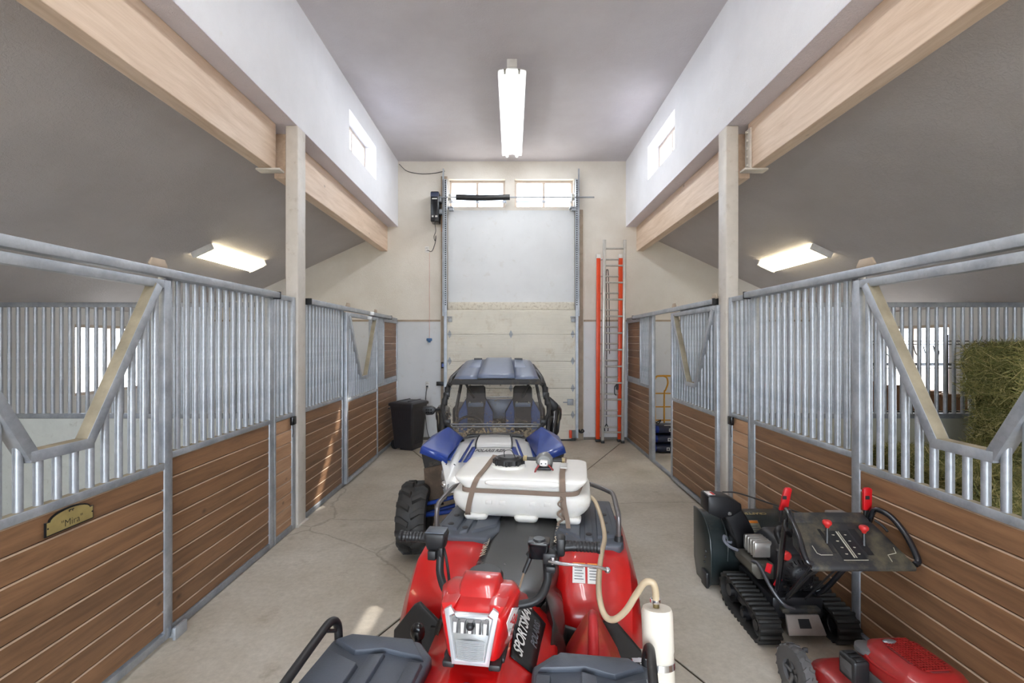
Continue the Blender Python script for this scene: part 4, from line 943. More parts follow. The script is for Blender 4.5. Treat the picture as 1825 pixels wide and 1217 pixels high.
b = MB(); rg = []
for k in range(28):
    a = 2 * math.pi * k / 28; e_ = u * math.cos(a) + w_ * math.sin(a); rg.append([c_ + e_ * .0455 - dn * .009, c_ + e_ * .048 - dn * .009, c_ + e_ * .048 + dn * .009, c_ + e_ * .0455 + dn * .009])
rg.append(rg[0]); b.rings(rg, False, False)
b.box(-.085, -.045, -.045, -.025, -.165, -.14).cyl((-.06, -.05, -.152), (-.06, -.02, -.152), .010, n=10); b.build('pipe_clamp', M['chrome'], pv, bevel=.0)

# fuel can on the right footwell
G = thing('fuel_can', 'faded red plastic fuel can with a yellow cap on the quad bike footwell', 'fuel can', (.285, 1.70, .3865), R(-8)); G.scale = (1.08, 1.08, 1.13)
M['can'] = mat('faded_red_can', srgb(176, 34, 36), .42, var=.1, dirt=srgb(166, 116, 66), dirt_amt=.5, dscale=9)
b = MB().rings([rrect(.098, .12, .03, 0, 5), rrect(.103, .125, .035, .02, 5), rrect(.103, .125, .035, .235, 5), rrect(.092, .112, .035, .27, 5, 0, .0), rrect(.055, .085, .03, .335, 5, 0, .012), rrect(.022, .05, .018, .395, 5, 0, .03), rrect(.012, .035, .010, .402, 5, 0, .03)])
b.build('can_body', M['can'], G, smooth=60, sub=1)
MB().tube([(0, .045, .405), (0, .005, .412), (0, -.05, .385), (0, -.085, .33), (0, -.105, .275), (0, -.11, .235)], [.014, .016, .017, .018, .022, .03], 12, 5).build('handle', mat('can_handle_red', srgb(184, 40, 44), .38, var=.08), G)
MB().lathe([(.0, .018), (.02, .018), (.024, .012), (.024, 0)], (.0, -.118, .255), 'z', 16).build('cap', mat('yellow_cap', srgb(222, 186, 30), .4), G)
MB().lathe([(.034, .004), (.034, -.02), (.03, -.02)], (.0, -.118, .255), 'z', 16).build('cap_ring', M['black'], G)
# ------------------------------------------------------------------ blue and white side-by-side buggy
M['u_blue'] = mat('blue_bodywork', srgb(36, 66, 150), .3, var=.08, coat=.4, dirt=srgb(170, 166, 158), dirt_amt=.04, dscale=26)
M['u_white'] = mat('white_bodywork', srgb(222, 222, 220), .35, var=.03, coat=.3, dirt=srgb(150, 140, 122), dirt_amt=.08, dscale=14)
M['u_roof'] = mat('blue_grey_roof_plastic', srgb(106, 116, 138), .32, var=.06, dirt=srgb(140, 138, 134), dirt_amt=.1)
M['u_dark'] = mat('muddy_black_plastic', srgb(40, 38, 37), .6, var=.15, dirt=srgb(112, 96, 78), dirt_amt=.3, dscale=16)
M['u_tube'] = mat('black_cage_tube', srgb(36, 35, 35), .38, dirt=srgb(110, 98, 84), dirt_amt=.1)
M['u_seat'] = mat('charcoal_seat_cloth', srgb(44, 43, 44), .7, var=.15, bump=.1, bscale=200)
M['u_seatblue'] = mat('blue_seat_cloth', srgb(58, 88, 148), .6, var=.1)
M['screen'] = glass('muddy_windshield', (.96, .97, .98), 0.0, .055, (srgb(140, 128, 108), .86, 1.10))
U = thing('buggy', 'blue and white side-by-side buggy with a plastic roof behind the quad bike', 'buggy', (-.17, 5.2, 0))
for x, y in ((-.665, -1.02), (.665, -1.02), (-.665, 1.15), (.665, 1.15)):
    wheel(U, 'wheel', (x, y, .315), .295, .25, detail=(x < 0 and y < 0))
MB().box(-.30, .30, -1.25, 1.5, .30, .40).build('chassis', M['u_dark'], U, bevel=.02)
M['arm_blue'] = mat('blue_arm_paint', srgb(30, 60, 140), .35)
for s in (-1, 1):
    for yy in (-1.10, -.92):
        MB().tube([(s * .26, yy, .40), (s * .58, -1.02 + (yy + 1.02) * .2, .33)], .018, 10).build('suspension_arm', M['arm_blue'], U)
    MB().tube([(s * .26, -1.08, .52), (s * .58, -1.02, .42)], .018, 10).build('suspension_arm', M['arm_blue'], U)
    b = MB()
    for i in range(9): b.lathe([(.03, -.008), (.038, 0), (.03, .008)], (0, 0, .035 * i), 'z', 14)
    b.cyl((0, 0, -.06), (0, 0, .36), .016); o = b.build('shock', M['u_dark'], U); o.location = (s * .46, -.98, .42); o.rotation_euler = (0, s * R(-22), 0)
    MB().box(min(s * .3, s * .62), max(s * .3, s * .62), 1.1, 1.2, .28, .34).build('rear_arm', M['arm_blue'], U, bevel=.01)
# hood: lower skirt, raised middle, blue stripes
def mir(pts): return pts + [(-x, y, z) for x, y, z in reversed(pts)]
rows = []
for y, z, w in ((-.36, .868, .30), (-.60, .845, .305), (-.85, .805, .31), (-1.10, .750, .31), (-1.32, .665, .29), (-1.40, .58, .27), (-1.42, .46, .25)):
    rows.append([(-w, y, z - .07), (-w * .98, y, z - .008), (-w * .66, y, z + .004), (-w * .3, y, z + .010), (w * .3, y, z + .010), (w * .66, y, z + .004), (w * .98, y, z - .008), (w, y, z - .07)])
hood = MB().grid(rows).build('hood', M['u_white'], U, solid=.012, smooth=40)
rows = []
for y, z, w in ((-.37, .893, .155), (-.52, .888, .165), (-.66, .872, .17), (-.72, .848, .165)):
    rows.append([(-w, y, z - .04), (-w * .93, y, z), (0, y, z + .004), (w * .93, y, z), (w, y, z - .04)])
hs_ = MB().grid(rows).build('hood_scoop', M['u_white'], hood, solid=.01, smooth=40)
lettering('hood_lettering', 'POLARIS RZR', .088, mat('grey_lettering', srgb(84, 82, 84), .5), hood, (-.035, -.80, .8355), (1, 0, 0), (0, 1, .16), shear=.45, bold=.0022, depth=.0008, squash=.52)
for s in (-1, 1):
    MB().tube([(s * .16, -.38, .895), (s * .168, -.52, .884), (s * .172, -.66, .866), (s * .166, -.73, .842)], .007, 6, 3).build('scoop_seam', M['decal_black'], hood)
    for k, (a0, w) in enumerate(((.205, .045), (.268, .022))):
        q = []
        for i in range(7):
            y = -.46 - .60 * i / 6; z = .868 + (y + .36) * .112 + (-.012 if y < -.85 else 0); z = .862 - .0 + (y + .36) * .118 + .014; xx = a0 - .07 + .07 * i / 6
            q.append([(s * xx, y, z + .004), (s * (xx + w), y, z + .001)])
        MB().grid(q).build('blue_stripe', M['u_blue'], hood, solid=.006)
    # white wedge with headlamp between hood and fender
    P = lambda x, y, z: (s * x, y, z)
    wl = MB().rings([[P(.29, -.42, .855), P(.40, -.62, .845), P(.44, -1.05, .80), P(.37, -1.30, .70), P(.29, -1.28, .69)], [P(.28, -.42, .80), P(.38, -.62, .78), P(.42, -1.05, .70), P(.36, -1.30, .60), P(.28, -1.28, .60)]]).build('side_wedge', M['u_white'], U, bevel=.01)
    MB().rings([[P(.335, -.56, .856), P(.365, -.60, .853), P(.40, -1.0, .812), P(.36, -1.02, .808)], [P(.335, -.56, .848), P(.365, -.60, .846), P(.40, -1.0, .800), P(.36, -1.02, .796)]]).build('blue_stripe', M['u_blue'], wl)
    hl = MB().rings([[P(.345, -1.318, .67), P(.43, -1.10, .735), P(.44, -1.07, .64), P(.37, -1.31, .55)], [P(.335, -1.29, .68), P(.42, -1.08, .745), P(.43, -1.05, .63), P(.36, -1.29, .54)]]).build('headlamp', M['lamp_rim'], U, bevel=.006)
    MB().ball(P(.385, -1.215, .65), .035, 12, 8).build('lamp_bulb', M['chrome'], hl)
    # fender: faceted blue shell over a dark liner
    A0, B0, C0, D0, E0 = P(.63, -.93, .905), P(.385, -1.02, .835), P(.47, -.34, .970), P(.31, -.46, .875), P(.64, -.36, .875)
    A1, B1, E1 = P(.645, -.94, .845), P(.39, -1.04, .775), P(.66, -.34, .80)
    b = MB(); b.quad(A0, B0, C0); b.quad(B0, D0, C0); b.quad(A0, C0, E0); b.quad(A0, A1, B1, B0); b.quad(A0, E0, E1, A1)
    b.quad(C0, D0, P(.31, -.30, .85), P(.47, -.22, .90)); b.quad(C0, P(.47, -.22, .90), P(.62, -.22, .82), E0)
    b.build('front_fender', M['u_blue'], U, merge=1e-4, bevel=.012, solid=.008, smooth=15)
    b = MB(); b.rings([[P(.635, -.925, .84), P(.39, -1.02, .772), P(.40, -.97, .50), P(.49, -.98, .50), P(.60, -.95, .70)], [P(.65, -.40, .82), P(.39, -.50, .80), P(.39, -.56, .42), P(.50, -.56, .42), P(.63, -.42, .62)]])
    b.build('fender_liner', M['u_dark'], U, bevel=.012)
    MB().rings([[P(.39, -1.06, .78), P(.60, -.99, .72), P(.585, -.98, .48), P(.50, -1.0, .40), P(.42, -1.02, .44)], [P(.39, -1.04, .78), P(.60, -.97, .72), P(.585, -.96, .48), P(.50, -.98, .40), P(.42, -1.0, .44)]]).build('mud_flap', mat('brown_mud_flap_' + side[s], srgb(84, 70, 58), .8, var=.25, dirt=srgb(126, 108, 86), dirt_amt=.3, dscale=18), U)
    # rear fender and door panel
    MB().tube([P(.60, .55, .42), P(.68, .72, .74), P(.72, .95, .90), P(.74, 1.2, .92), P(.72, 1.45, .82)], [.05, .07, .085, .085, .05], 10, 5, flat=1.0).build('rear_fender', M['black_gloss'], U)
    MB().rings([[P(.56, -.22, .82), P(.58, .5, .74), P(.57, .5, .40), P(.55, -.2, .42)], [P(.585, -.22, .82), P(.605, .5, .74), P(.595, .5, .40), P(.575, -.2, .42)]]).build('door_skin', M['u_blue'], U, bevel=.008)
    # cage tubes
    cg = MB().tube([P(.53, -.32, .90), P(.555, -.12, 1.13), P(.52, .06, 1.36), P(.47, .30, 1.46), P(.43, .95, 1.50)], .022, 10, 5).build('cage_tube', M['u_tube'], U)
    MB().tube([P(.43, .95, 1.50), P(.50, 1.0, 1.2), P(.56, 1.0, .80), P(.50, 1.2, .5)], .022, 10, 5).build('cage_tube', M['u_tube'], U)
    MB().tube([P(.40, .25, 1.45), P(.32, .6, 1.2), P(.22, .98, 1.0)], .016, 8).build('cage_brace', M['u_tube'], U)
    for f in (.25, .5, .75):
        q = Vector(P(.555, -.12, 1.13)).lerp(Vector(P(.52, .06, 1.36)), f); MB().cyl(q - Vector((0, .012, .03)), q + Vector((0, .012, .03)), .032, n=10).build('foam_clamp', M['black'], cg)
# bed, seats
MB().box(-.60, .60, 1.02, 1.62, .72, .98).build('cargo_box', M['u_dark'], U, bevel=.03)
MB().rings([[(-.27, .88, .86), (.27, .88, .86), (.25, .90, 1.10), (-.25, .90, 1.10)], [(-.27, .93, .86), (.27, .93, .86), (.25, .95, 1.10), (-.25, .95, 1.10)]]).build('rear_panel', M['u_roof'], U, bevel=.008)
MB().tube([(-.22, .89, 1.10), (-.19, .89, 1.125), (.19, .89, 1.125), (.22, .89, 1.10)], .012, 8).build('grab_bar', M['alu'], U)
MB().box(-.50, .50, -.36, .0, .62, .86).build('dash', M['u_dark'], U, bevel=.04)
for s in (-1, 1):
    cx = .015 + s * .285
    st = MB().rings([[(cx + x, .60 + (z - .6) * .16, z) for x, z in ((-.19, .55), (.19, .55), (.21, .80), (.215, .98), (.12, 1.14), (.115, 1.26), (.10, 1.285), (-.10, 1.285), (-.115, 1.26), (-.12, 1.14), (-.215, .98), (-.21, .80))], [(cx + x * .95, .71 + (z - .6) * .16, z) for x, z in ((-.19, .55), (.19, .55), (.21, .80), (.215, .98), (.12, 1.14), (.115, 1.26), (.10, 1.285), (-.10, 1.285), (-.115, 1.26), (-.12, 1.14), (-.215, .98), (-.21, .80))]]).build('seat_back', M['u_seat'], U, bevel=.02, seg=3)
    for q in (-1, 1):
        MB().rings([[(cx + q * x, .585 + (z - .6) * .16, z) for x, z in ((.10, .60), (.185, .60), (.205, .82), (.208, .97), (.125, 1.12), (.10, .98))], [(cx + q * x, .605 + (z - .6) * .16, z) for x, z in ((.10, .60), (.185, .60), (.205, .82), (.208, .97), (.125, 1.12), (.10, .98))]]).build('side_bolster', M['u_seatblue'], st, bevel=.008)
    MB().box(cx - .095, cx + .095, .655, .675, 1.035, 1.09).build('belt_slot_plate', M['u_roof'], st, bevel=.008)
    for q in (-1, 1): MB().ball((cx + q * .07, .655, 1.09), .012, 8, 6).build('rivet', M['alu'], st)
    MB().rings([rrect(.20, .24, .05, .45, 4, cx, .33), rrect(.21, .25, .06, .58, 4, cx, .33), rrect(.18, .22, .06, .61, 4, cx, .33)]).build('seat_cushion', M['u_seat'], U)
MB().tube([(-.285 + .15 * math.cos(R(20 * k)), -.02 + .05 * math.sin(R(20 * k)) , .90 + .12 * math.sin(R(20 * k))) for k in range(18)], .014, 8, 2, True).build('steering_wheel', M['u_dark'], U)
# windshield
ol = [(-.50, .09, 1.385), (-.565, -.13, 1.13), (-.46, -.30, .955), (-.34, -.375, .862), (-.275, -.375, .862), (-.235, -.362, .885), (.235, -.362, .885), (.275, -.375, .862), (.34, -.375, .862), (.46, -.30, .955), (.565, -.13, 1.13), (.50, .09, 1.385)]
ws = MB().rings([[(x, y + .004, z) for x, y, z in ol], [(x, y, z) for x, y, z in ol]]).build('windshield', M['screen'], U, smooth=0)
MB().tube(ol[:1] + ol[1:] , .021, 10, 3).build('windshield_frame', M['u_tube'], ws)
for z_, y_ in ((.985, -.27), (.962, -.29)): MB().cyl((-.46, y_, z_), (.46, y_, z_), .008, n=8).build('cross_bar', mat('grey_bar', srgb(120, 122, 126), .3, metal=.5) if z_ > .97 else bpy.data.materials['grey_bar'], ws)
for s in (-1, 1):
    for q in ((.49, -.25, 1.0), (.53, -.02, 1.26)): MB().box(min(s * (q[0] - .03), s * (q[0] + .03)), max(s * (q[0] - .03), s * (q[0] + .03)), q[1] - .03, q[1] + .03, q[2] - .03, q[2] + .03).build('frame_clamp', M['black'], ws, bevel=.008)
# roof: front lip, three long panels, two vents, side lips
def rz(y): return 1.42 + .17 * (1 - ((1.05 - y) / 1.07) ** 1.6)
def strip(xs0, xs1, dz=0, ye=1.05):
    rows = []
    for i in range(9):
        y = -.02 + (ye + .02) * i / 8; f = i / 8; rows.append([(x0 + (x1 - x0) * f, y, rz(y) + dz - .05 * max(0, abs(x0) - .36) * 3) for x0, x1 in zip(xs0, xs1)])
    return rows
rf = MB().grid(strip([-.20, -.12, 0, .12, .20], [-.15, -.1, 0, .1, .15], .022)).build('roof_panel', M['u_roof'], U, solid=.02, smooth=40)
for s in (-1, 1):
    o = MB().grid(strip([s * .205, s * .30, s * .38, s * .46], [s * .155, s * .26, s * .34, s * .40], .0)).build('roof_panel', M['u_roof'], U, solid=.02, smooth=40)
    zc = rz(.55); MB().rings([[(s * .20, .42, rz(.42) + .012), (s * .335, .42, rz(.42) + .004), (s * .315, .80, rz(.80) + .004), (s * .19, .80, rz(.8) + .012)], [(s * .20, .44, rz(.42) + .022), (s * .33, .44, rz(.42) + .016), (s * .31, .78, rz(.80) + .026), (s * .20, .78, rz(.8) + .034)]]).build('roof_vent', M['u_roof'], o, bevel=.004)
    MB().box(min(s * .20, s * .30), max(s * .20, s * .30), .786, .80, rz(.8) + .012, rz(.8) + .05).build('vent_mouth', M['black'], o)
    MB().tube([(s * .49, -.02, 1.37), (s * .50, .10, 1.42), (s * .47, .5, 1.475), (s * .43, .85, 1.53)], .022, 8, 4).build('roof_side_lip', M['u_dark'], U)
MB().rings([[(-.505, -.03, 1.365), (.505, -.03, 1.365), (.455, -.035, 1.425), (-.455, -.035, 1.425)], [(-.50, .04, 1.375), (.50, .04, 1.375), (.46, .02, 1.43), (-.46, .02, 1.43)]]).build('roof_lip', M['u_dark'], U, bevel=.01)
# mirrors and whip flags of the cage
m1 = MB().rings([[(x, -.13, z) for x, z in ((-.63, 1.10), (-.66, 1.06), (-.73, 1.055), (-.775, 1.10), (-.765, 1.145), (-.68, 1.15), (-.64, 1.13))], [(x, -.07, z) for x, z in ((-.63, 1.10), (-.66, 1.06), (-.73, 1.055), (-.775, 1.10), (-.765, 1.145), (-.68, 1.15), (-.64, 1.13))]]).build('side_mirror', M['black'], U, bevel=.01)
MB().cyl((-.64, -.10, 1.11), (-.56, -.12, 1.12), .012, n=8).build('mirror_arm', M['black'], m1)
b = MB()
for i in range(3):
    for j in range(2): b.ball((-.68 - .025 * i, -.131, 1.085 + .028 * j), .008, 8, 6)
b.build('mirror_dimples', M['black_gloss'], m1)['kind'] = 'stuff'
m2 = MB().rings([[(x, .06, z) for x, z in ((.54, 1.24), (.59, 1.22), (.68, 1.14), (.67, 1.09), (.62, 1.06), (.56, 1.12))], [(x, .14, z) for x, z in ((.54, 1.24), (.59, 1.22), (.68, 1.14), (.67, 1.09), (.62, 1.06), (.56, 1.12))]]).build('side_mirror', M['black'], U, bevel=.015)
MB().tube([(.60, .1, 1.07), (.61, .0, 1.02), (.57, -.08, 1.03)], .012, 8, 4).build('mirror_arm', M['black'], m2)
# ------------------------------------------------------------------ ladders against the back wall
def ladder(name, lab, loc, w, L, lean, rail, rung_m, n, z0, dz, thick, caps=None, side_w=.07):
    t = thing(name, lab, 'ladder', loc); t.rotation_euler = (-lean, 0, 0)
    for s in (-1, 1):
        b = MB(); x = s * w / 2; t2 = thick / 2
        b.box(x - t2, x + t2, -side_w / 2, side_w / 2, .03, L)
        b.build('side_rail', rail, t, bevel=.004)
        MB().box(x - t2 - .008, x + t2 + .008, -side_w / 2 - .02, side_w / 2 + .01, .0, .045).build('foot', M['black'], t, bevel=.006)
        if caps: MB().box(x - t2 - .004, x + t2 + .004, -side_w / 2 - .004, side_w / 2 + .004, L - .03, L + .045).build('end_cover', M['white_metal'], t, bevel=.006)
    for i in range(n):
        z = z0 + dz * i; MB().tube([(-w / 2, 0, z), (w / 2, 0, z)], .02, 8, flat=.8).build('rung', rung_m, t)
    return t
lean = -math.atan2(.20, 3.7)
ladder('extension_ladder', 'dull aluminium ladder, the taller one in front of the orange ladder', (1.81, 8.70, .005), .36, 3.62, lean, M['alu'], M['alu'], 12, .19, .298, .045)
lad2 = ladder('extension_ladder', 'orange ladder behind the aluminium ladder by the back wall', (1.765, 8.815, .005), .40, 3.36, -math.atan2(.08, 3.4), M['orange'], M['alu'], 11, .26, .305, .07, True, .05)
MB().tube([(-.04, .0, .32), (-.04, .0, 1.2), (-.05, 0, 2.4), (-.06, 0, 3.05), (-.04, 0, 3.12), (-.02, 0, 3.05), (.0, 0, 2.4), (.01, 0, 1.6)], .007, 6, 5).build('rope', M['black'], lad2)
MB().tube([(-.04, 0, .32), (-.075, 0, .25), (-.07, 0, .19)], .009, 6, 3).tube([(-.04, 0, .32), (-.01, 0, .25), (-.015, 0, .19)], .009, 6, 3).build('rope_hook', M['black'], lad2)
MB().box(.13, .17, -.04, .02, .95, 1.05).tube([(.13, -.02, 1.03), (.10, -.03, 1.0), (.10, -.03, .88), (.13, -.02, .85)], .010, 6, 4).build('rung_lock', M['black'], lad2)

# ------------------------------------------------------------------ black wheeled bin
B = thing('wheeled_bin', 'black plastic wheeled bin with closed lid in the left back corner', 'bin', (-1.775, 8.30, 0), R(-20)); B.scale = (.86, .86, 1.0)
M['bin'] = mat('bin_plastic', srgb(44, 43, 47), .36, var=.1)
def brg(z, hx, hy): return rrect(hx, hy, .04, z, 4)
MB().rings([brg(.03, .195, .215), brg(.06, .205, .225), brg(.70, .255, .285), brg(.72, .262, .292), brg(.745, .262, .292)]).build('bin_body', M['bin'], B)
b = MB()
for i in range(9):
    x = -.16 + .04 * i; b.beam((x * .92, -.2195, .09), (x * 1.1, -.2790, .66), .012, .010, (0, 1, 0))
for i in range(9):
    y = -.16 + .04 * i; b.beam((.2095, y * .92, .09), (.249, y * 1.1, .66), .010, .012, (0, 1, 0))
b.build('body_ribs', M['bin'], B)['kind'] = 'stuff'
ld = MB().rings([brg(.745, .285, .315), brg(.785, .285, .315), brg(.80, .265, .295), brg(.815, .20, .22), brg(.818, .18, .20)]).build('lid', M['bin'], B)
for s in (-1, 1): MB().box(s * .12 - .012, s * .12 + .012, -.22, .24, .805, .828).build('lid_ridge', M['bin'], ld, bevel=.006)
MB().tube([(-.255, -.26, .70), (-.30, -.25, .70), (-.30, .10, .70), (-.255, .12, .70)], .012, 8, 3).build('handle', M['bin'], B)
MB().rings([[(-.226, -.05, .40), (-.226, .03, .40), (-.241, .03, .58), (-.241, -.05, .58)], [(-.23, -.05, .40), (-.23, .03, .40), (-.245, .03, .58), (-.245, -.05, .58)]]).build('white_label', M['decal_white'], B, smooth=0)
for y in (-.19, .19): MB().lathe([(.03, -.02), (.08, -.02), (.085, 0), (.08, .02), (.03, .02)], (-.2, y, .085), 'y', 20).build('wheel', M['black'], B)
MB().box(-.08, .2, -.2, .2, 0, .03).build('foot', M['bin'], B, bevel=.01)

# ------------------------------------------------------------------ far right stall: hand truck, sacks
H = thing('hand_truck', 'yellow tubular hand truck behind the dark sacks in the far right stall', 'hand truck', (2.78, 8.62, 0), R(0))
M['yellow'] = mat('mustard_tube', srgb(206, 150, 42), .4, dirt=srgb(130, 96, 50), dirt_amt=.12)
MB().tube([(-.22, 0, .14), (-.215, .06, 1.06), (-.205, .07, 1.15), (-.17, .075, 1.20), (-.08, .075, 1.21), (.08, .075, 1.21), (.17, .075, 1.20), (.205, .07, 1.15), (.215, .06, 1.06), (.22, 0, .14)], .016, 10, 5).build('frame', M['yellow'], H)
MB().tube([(-.06, .075, 1.21), (0.0, .05, 1.18), (.01, .02, 1.08), (-.03, .02, .96), (-.05, .03, .88), (-.055, .02, .2)], .014, 10, 5).build('loop_handle', M['yellow'], H)
for z in (.42, .66, .90): MB().cyl((-.22, .03, z), (.22, .03, z), .012, n=8).build('cross_bar', M['yellow'], H)
MB().box(-.2, .2, -.22, .03, .015, .03).build('toe_plate', M['yellow'], H)
for s in (-1, 1): MB().lathe([(.03, -.03), (.11, -.035), (.125, 0), (.11, .035), (.03, .03)], (s * .27, .09, .125), 'x', 20).build('wheel', M['rubber'], H)
M['sack'] = mat('navy_sack', srgb(34, 40, 62), .35, var=.2, bump=.25, bscale=14)
M['sack_blue'] = mat('blue_sack_end', srgb(34, 66, 160), .4)
for i, lab in enumerate(('bottom navy sack of the stack of three in the far right stall', 'middle navy sack of the stack of three in the far right stall', 'top navy sack of the stack of three, with a white printed line')):
    t = thing('sack', lab, 'sack', (2.56 + .01 * i, 8.02, .004 + .155 * i), R(3 * (i - 1)), 'navy sacks stacked in the far right stall')
    rg = []
    for k, (x, f) in enumerate(((-.26, .35), (-.245, .7), (-.2, .93), (-.1, 1), (.1, 1), (.2, .93), (.245, .7), (.26, .35))):
        rg.append([(x, y * f, .077 + (z - .077) * f) for (y, z) in [(p[0], p[1]) for p in [(q[0], q[1]) for q in [(.17, .077), (.16, .03), (.11, .0), (0, .0), (-.11, .0), (-.16, .03), (-.17, .077), (-.155, .125), (-.1, .152), (0, .157), (.1, .152), (.155, .125)]]]])
    o = MB().rings(rg).build('bag', M['sack'], t, sub=1, smooth=60)
    MB().box(-.035, .015, -.1735, -.1705, .05, .10).build('square_label', M['decal_white'], t, smooth=0); MB().box(-.025, .005, -.175, -.1736, .06, .09).build('label_mark', M['decal_grey'], t, smooth=0)
    MB().rings([rg_ for rg_ in [[(x - .001, y * f * 1.03, .077 + (z - .077) * f * 1.03) for (y, z) in ((.12, .077), (.08, .02), (0, .005), (-.12, .02), (-.16, .077), (-.12, .13), (0, .15), (.08, .13))] for x, f in ((-.258, .5), (-.22, .93), (-.19, 1.0))]]).build('blue_end', M['sack_blue'], t)
    if i == 2: MB().box(-.1, .12, -.135, -.128, .142, .150).build('white_print', M['decal_white'], t)
tag(MB().tube([(2.30, 7.86, .47), (2.33, 7.84, .52), (2.38, 7.86, .49), (2.42, 7.85, .55), (2.36, 7.9, .50)], .010, 6, 4).build('rope_coil', M['black']), 'short black strap lying on top of the navy sacks', 'strap')

# ------------------------------------------------------------------ hay bales in the near right stall
M['hay_core'] = mat('hay_mass', srgb(84, 84, 44), .95, var=.35, scale=30, bump=.6, bscale=60)
hm = []
for c in ((146, 140, 82), (112, 114, 60), (184, 172, 118), (80, 86, 42)): hm.append(mat('hay_straw_%d' % c[0], srgb(*c), .8, var=.15))
def bale(name, lab, loc, dims, rz=0, seed=0, dens=1.0):
    rnd = random.Random(seed); t = thing(name, lab, 'hay bale', loc, rz, 'hay bales stacked in the near right stall'); hx, hy, h = dims[0] / 2, dims[1] / 2, dims[2]
    b = MB(); b.rings([rrect(hx - .02, hy - .02, .03, .01), rrect(hx, hy, .04, .05), rrect(hx, hy, .04, h - .05), rrect(hx - .02, hy - .02, .03, h - .005)])
    b.build('bale_mass', M['hay_core'], t)
    V = []; F = []; MI = []
    def straw(p, nrm, L, w):
        d = Vector((rnd.gauss(0, 1), rnd.gauss(0, 1), rnd.gauss(0, .7))); d = (d - nrm * d.dot(nrm) * .82).normalized(); s_ = d.cross(nrm).normalized() * w; bend = nrm * rnd.uniform(-.012, .035)
        o = len(V); a, c, e = p - d * L / 2, p + bend, p + d * L / 2 + nrm * rnd.uniform(-.01, .06)
        V.extend([a - s_, a + s_, c - s_, c + s_, e]); F.extend([(o, o + 1, o + 3, o + 2), (o + 2, o + 3, o + 4)]); k = rnd.choice((0, 0, 1, 1, 2, 3)); MI.extend([k, k])
    faces = [((0, 0, 1), dims[0] * dims[1]), ((0, -1, 0), dims[0] * h), ((-1, 0, 0), dims[1] * h), ((1, 0, 0), dims[1] * h * .3), ((0, 1, 0), dims[0] * h * .3)]
    for nr, area in faces:
        n = Vector(nr)
        for _ in range(int(area * 5200 * dens)):
            if nr[2]: p = Vector((rnd.uniform(-hx, hx), rnd.uniform(-hy, hy), h - .004))
            elif nr[1]: p = Vector((rnd.uniform(-hx, hx), nr[1] * hy, rnd.uniform(.01, h)))
            else: p = Vector((nr[0] * hx, rnd.uniform(-hy, hy), rnd.uniform(.01, h)))
            straw(p + n * rnd.uniform(-.004, .03), n, rnd.uniform(.08, .26), rnd.uniform(.0014, .0032))
    me = bpy.data.meshes.new('hay_straws'); me.from_pydata([tuple(v) for v in V], [], F)
    for m in hm: me.materials.append(m)
    me.polygons.foreach_set('material_index', MI); o = bpy.data.objects.new('hay_straws', me); COL.objects.link(o); o.parent = t; o['kind'] = 'stuff'
    return t
bl = [('hay bale on the floor, left of the lower row behind the V opening', (3.62, 4.28, .0), (.92, .46, .44)), ('hay bale on the floor, right of the lower row', (4.62, 4.30, .0), (.95, .46, .44)),
      ('loose hay bale on top of the left lower bale', (3.70, 4.22, .43), (.90, .44, .43)), ('hay bale of the second layer under the tall stack', (4.72, 4.30, .43), (.95, .46, .45)),
      ('hay bale of the third layer, overhung by the top bale', (4.78, 4.33, .88), (.86, .42, .45)), ('topmost hay bale of the tall stack', (4.74, 4.30, 1.33), (.98, .46, .45)),
      ('hay bale lying nearest the near right stall door', (3.42, 3.42, .0), (.95, .46, .42)), ('hay bale on top of the bale nearest the stall door', (3.60, 3.46, .42), (.98, .48, .42)),
      ('hay bale at the right of the near pile, lower', (4.55, 3.45, .0), (.95, .46, .43)), ('hay bale at the right of the near pile, upper', (4.65, 3.48, .43), (.95, .46, .43))]
for i, (lab, loc, dm) in enumerate(bl): bale('hay_bale', lab, loc, dm, R((i * 37 % 7) - 3), i + 1, 1.0 if i in (2, 3, 4, 5, 7, 9) else .25)

# ------------------------------------------------------------------ storage in the far right stall seen through the bars
S = thing('wire_shelf', 'black wire shelving unit before the window in the far right stall', 'shelf', (5.2, 6.1, 0))
for x in (-.85, .5):
    for y in (-.22, .22): MB().cyl((x, y, 0), (x, y, 1.92), .014, n=8).build('post', M['black_metal'], S)
for z in (.98, 1.55, 1.84):
    b = MB(); b.box(-.85, .5, -.228, -.216, z - .012, z).box(-.85, .5, .216, .228, z - .012, z).box(-.85, .5, -.226, -.218, z - .05, z - .04)
    for i in range(18): b.box(-.84 + .078 * i, -.834 + .078 * i, -.22, .22, z - .006, z)
    b.build('wire_deck', M['black_metal'], S, smooth=0)['kind'] = 'stuff'
b = MB()
for i in range(7):
    x = -.8 + .12 * i; b.tube([(x, -.235, 1.78), (x, -.26, 1.70), (x + .04, -.26, 1.66), (x + .06, -.25, 1.72)], .006, 5, 3)
b.build('hanging_hooks', M['black_metal'], S)['kind'] = 'stuff'
M['card'] = mat('brown_cardboard', srgb(140, 104, 78), .8, var=.1)
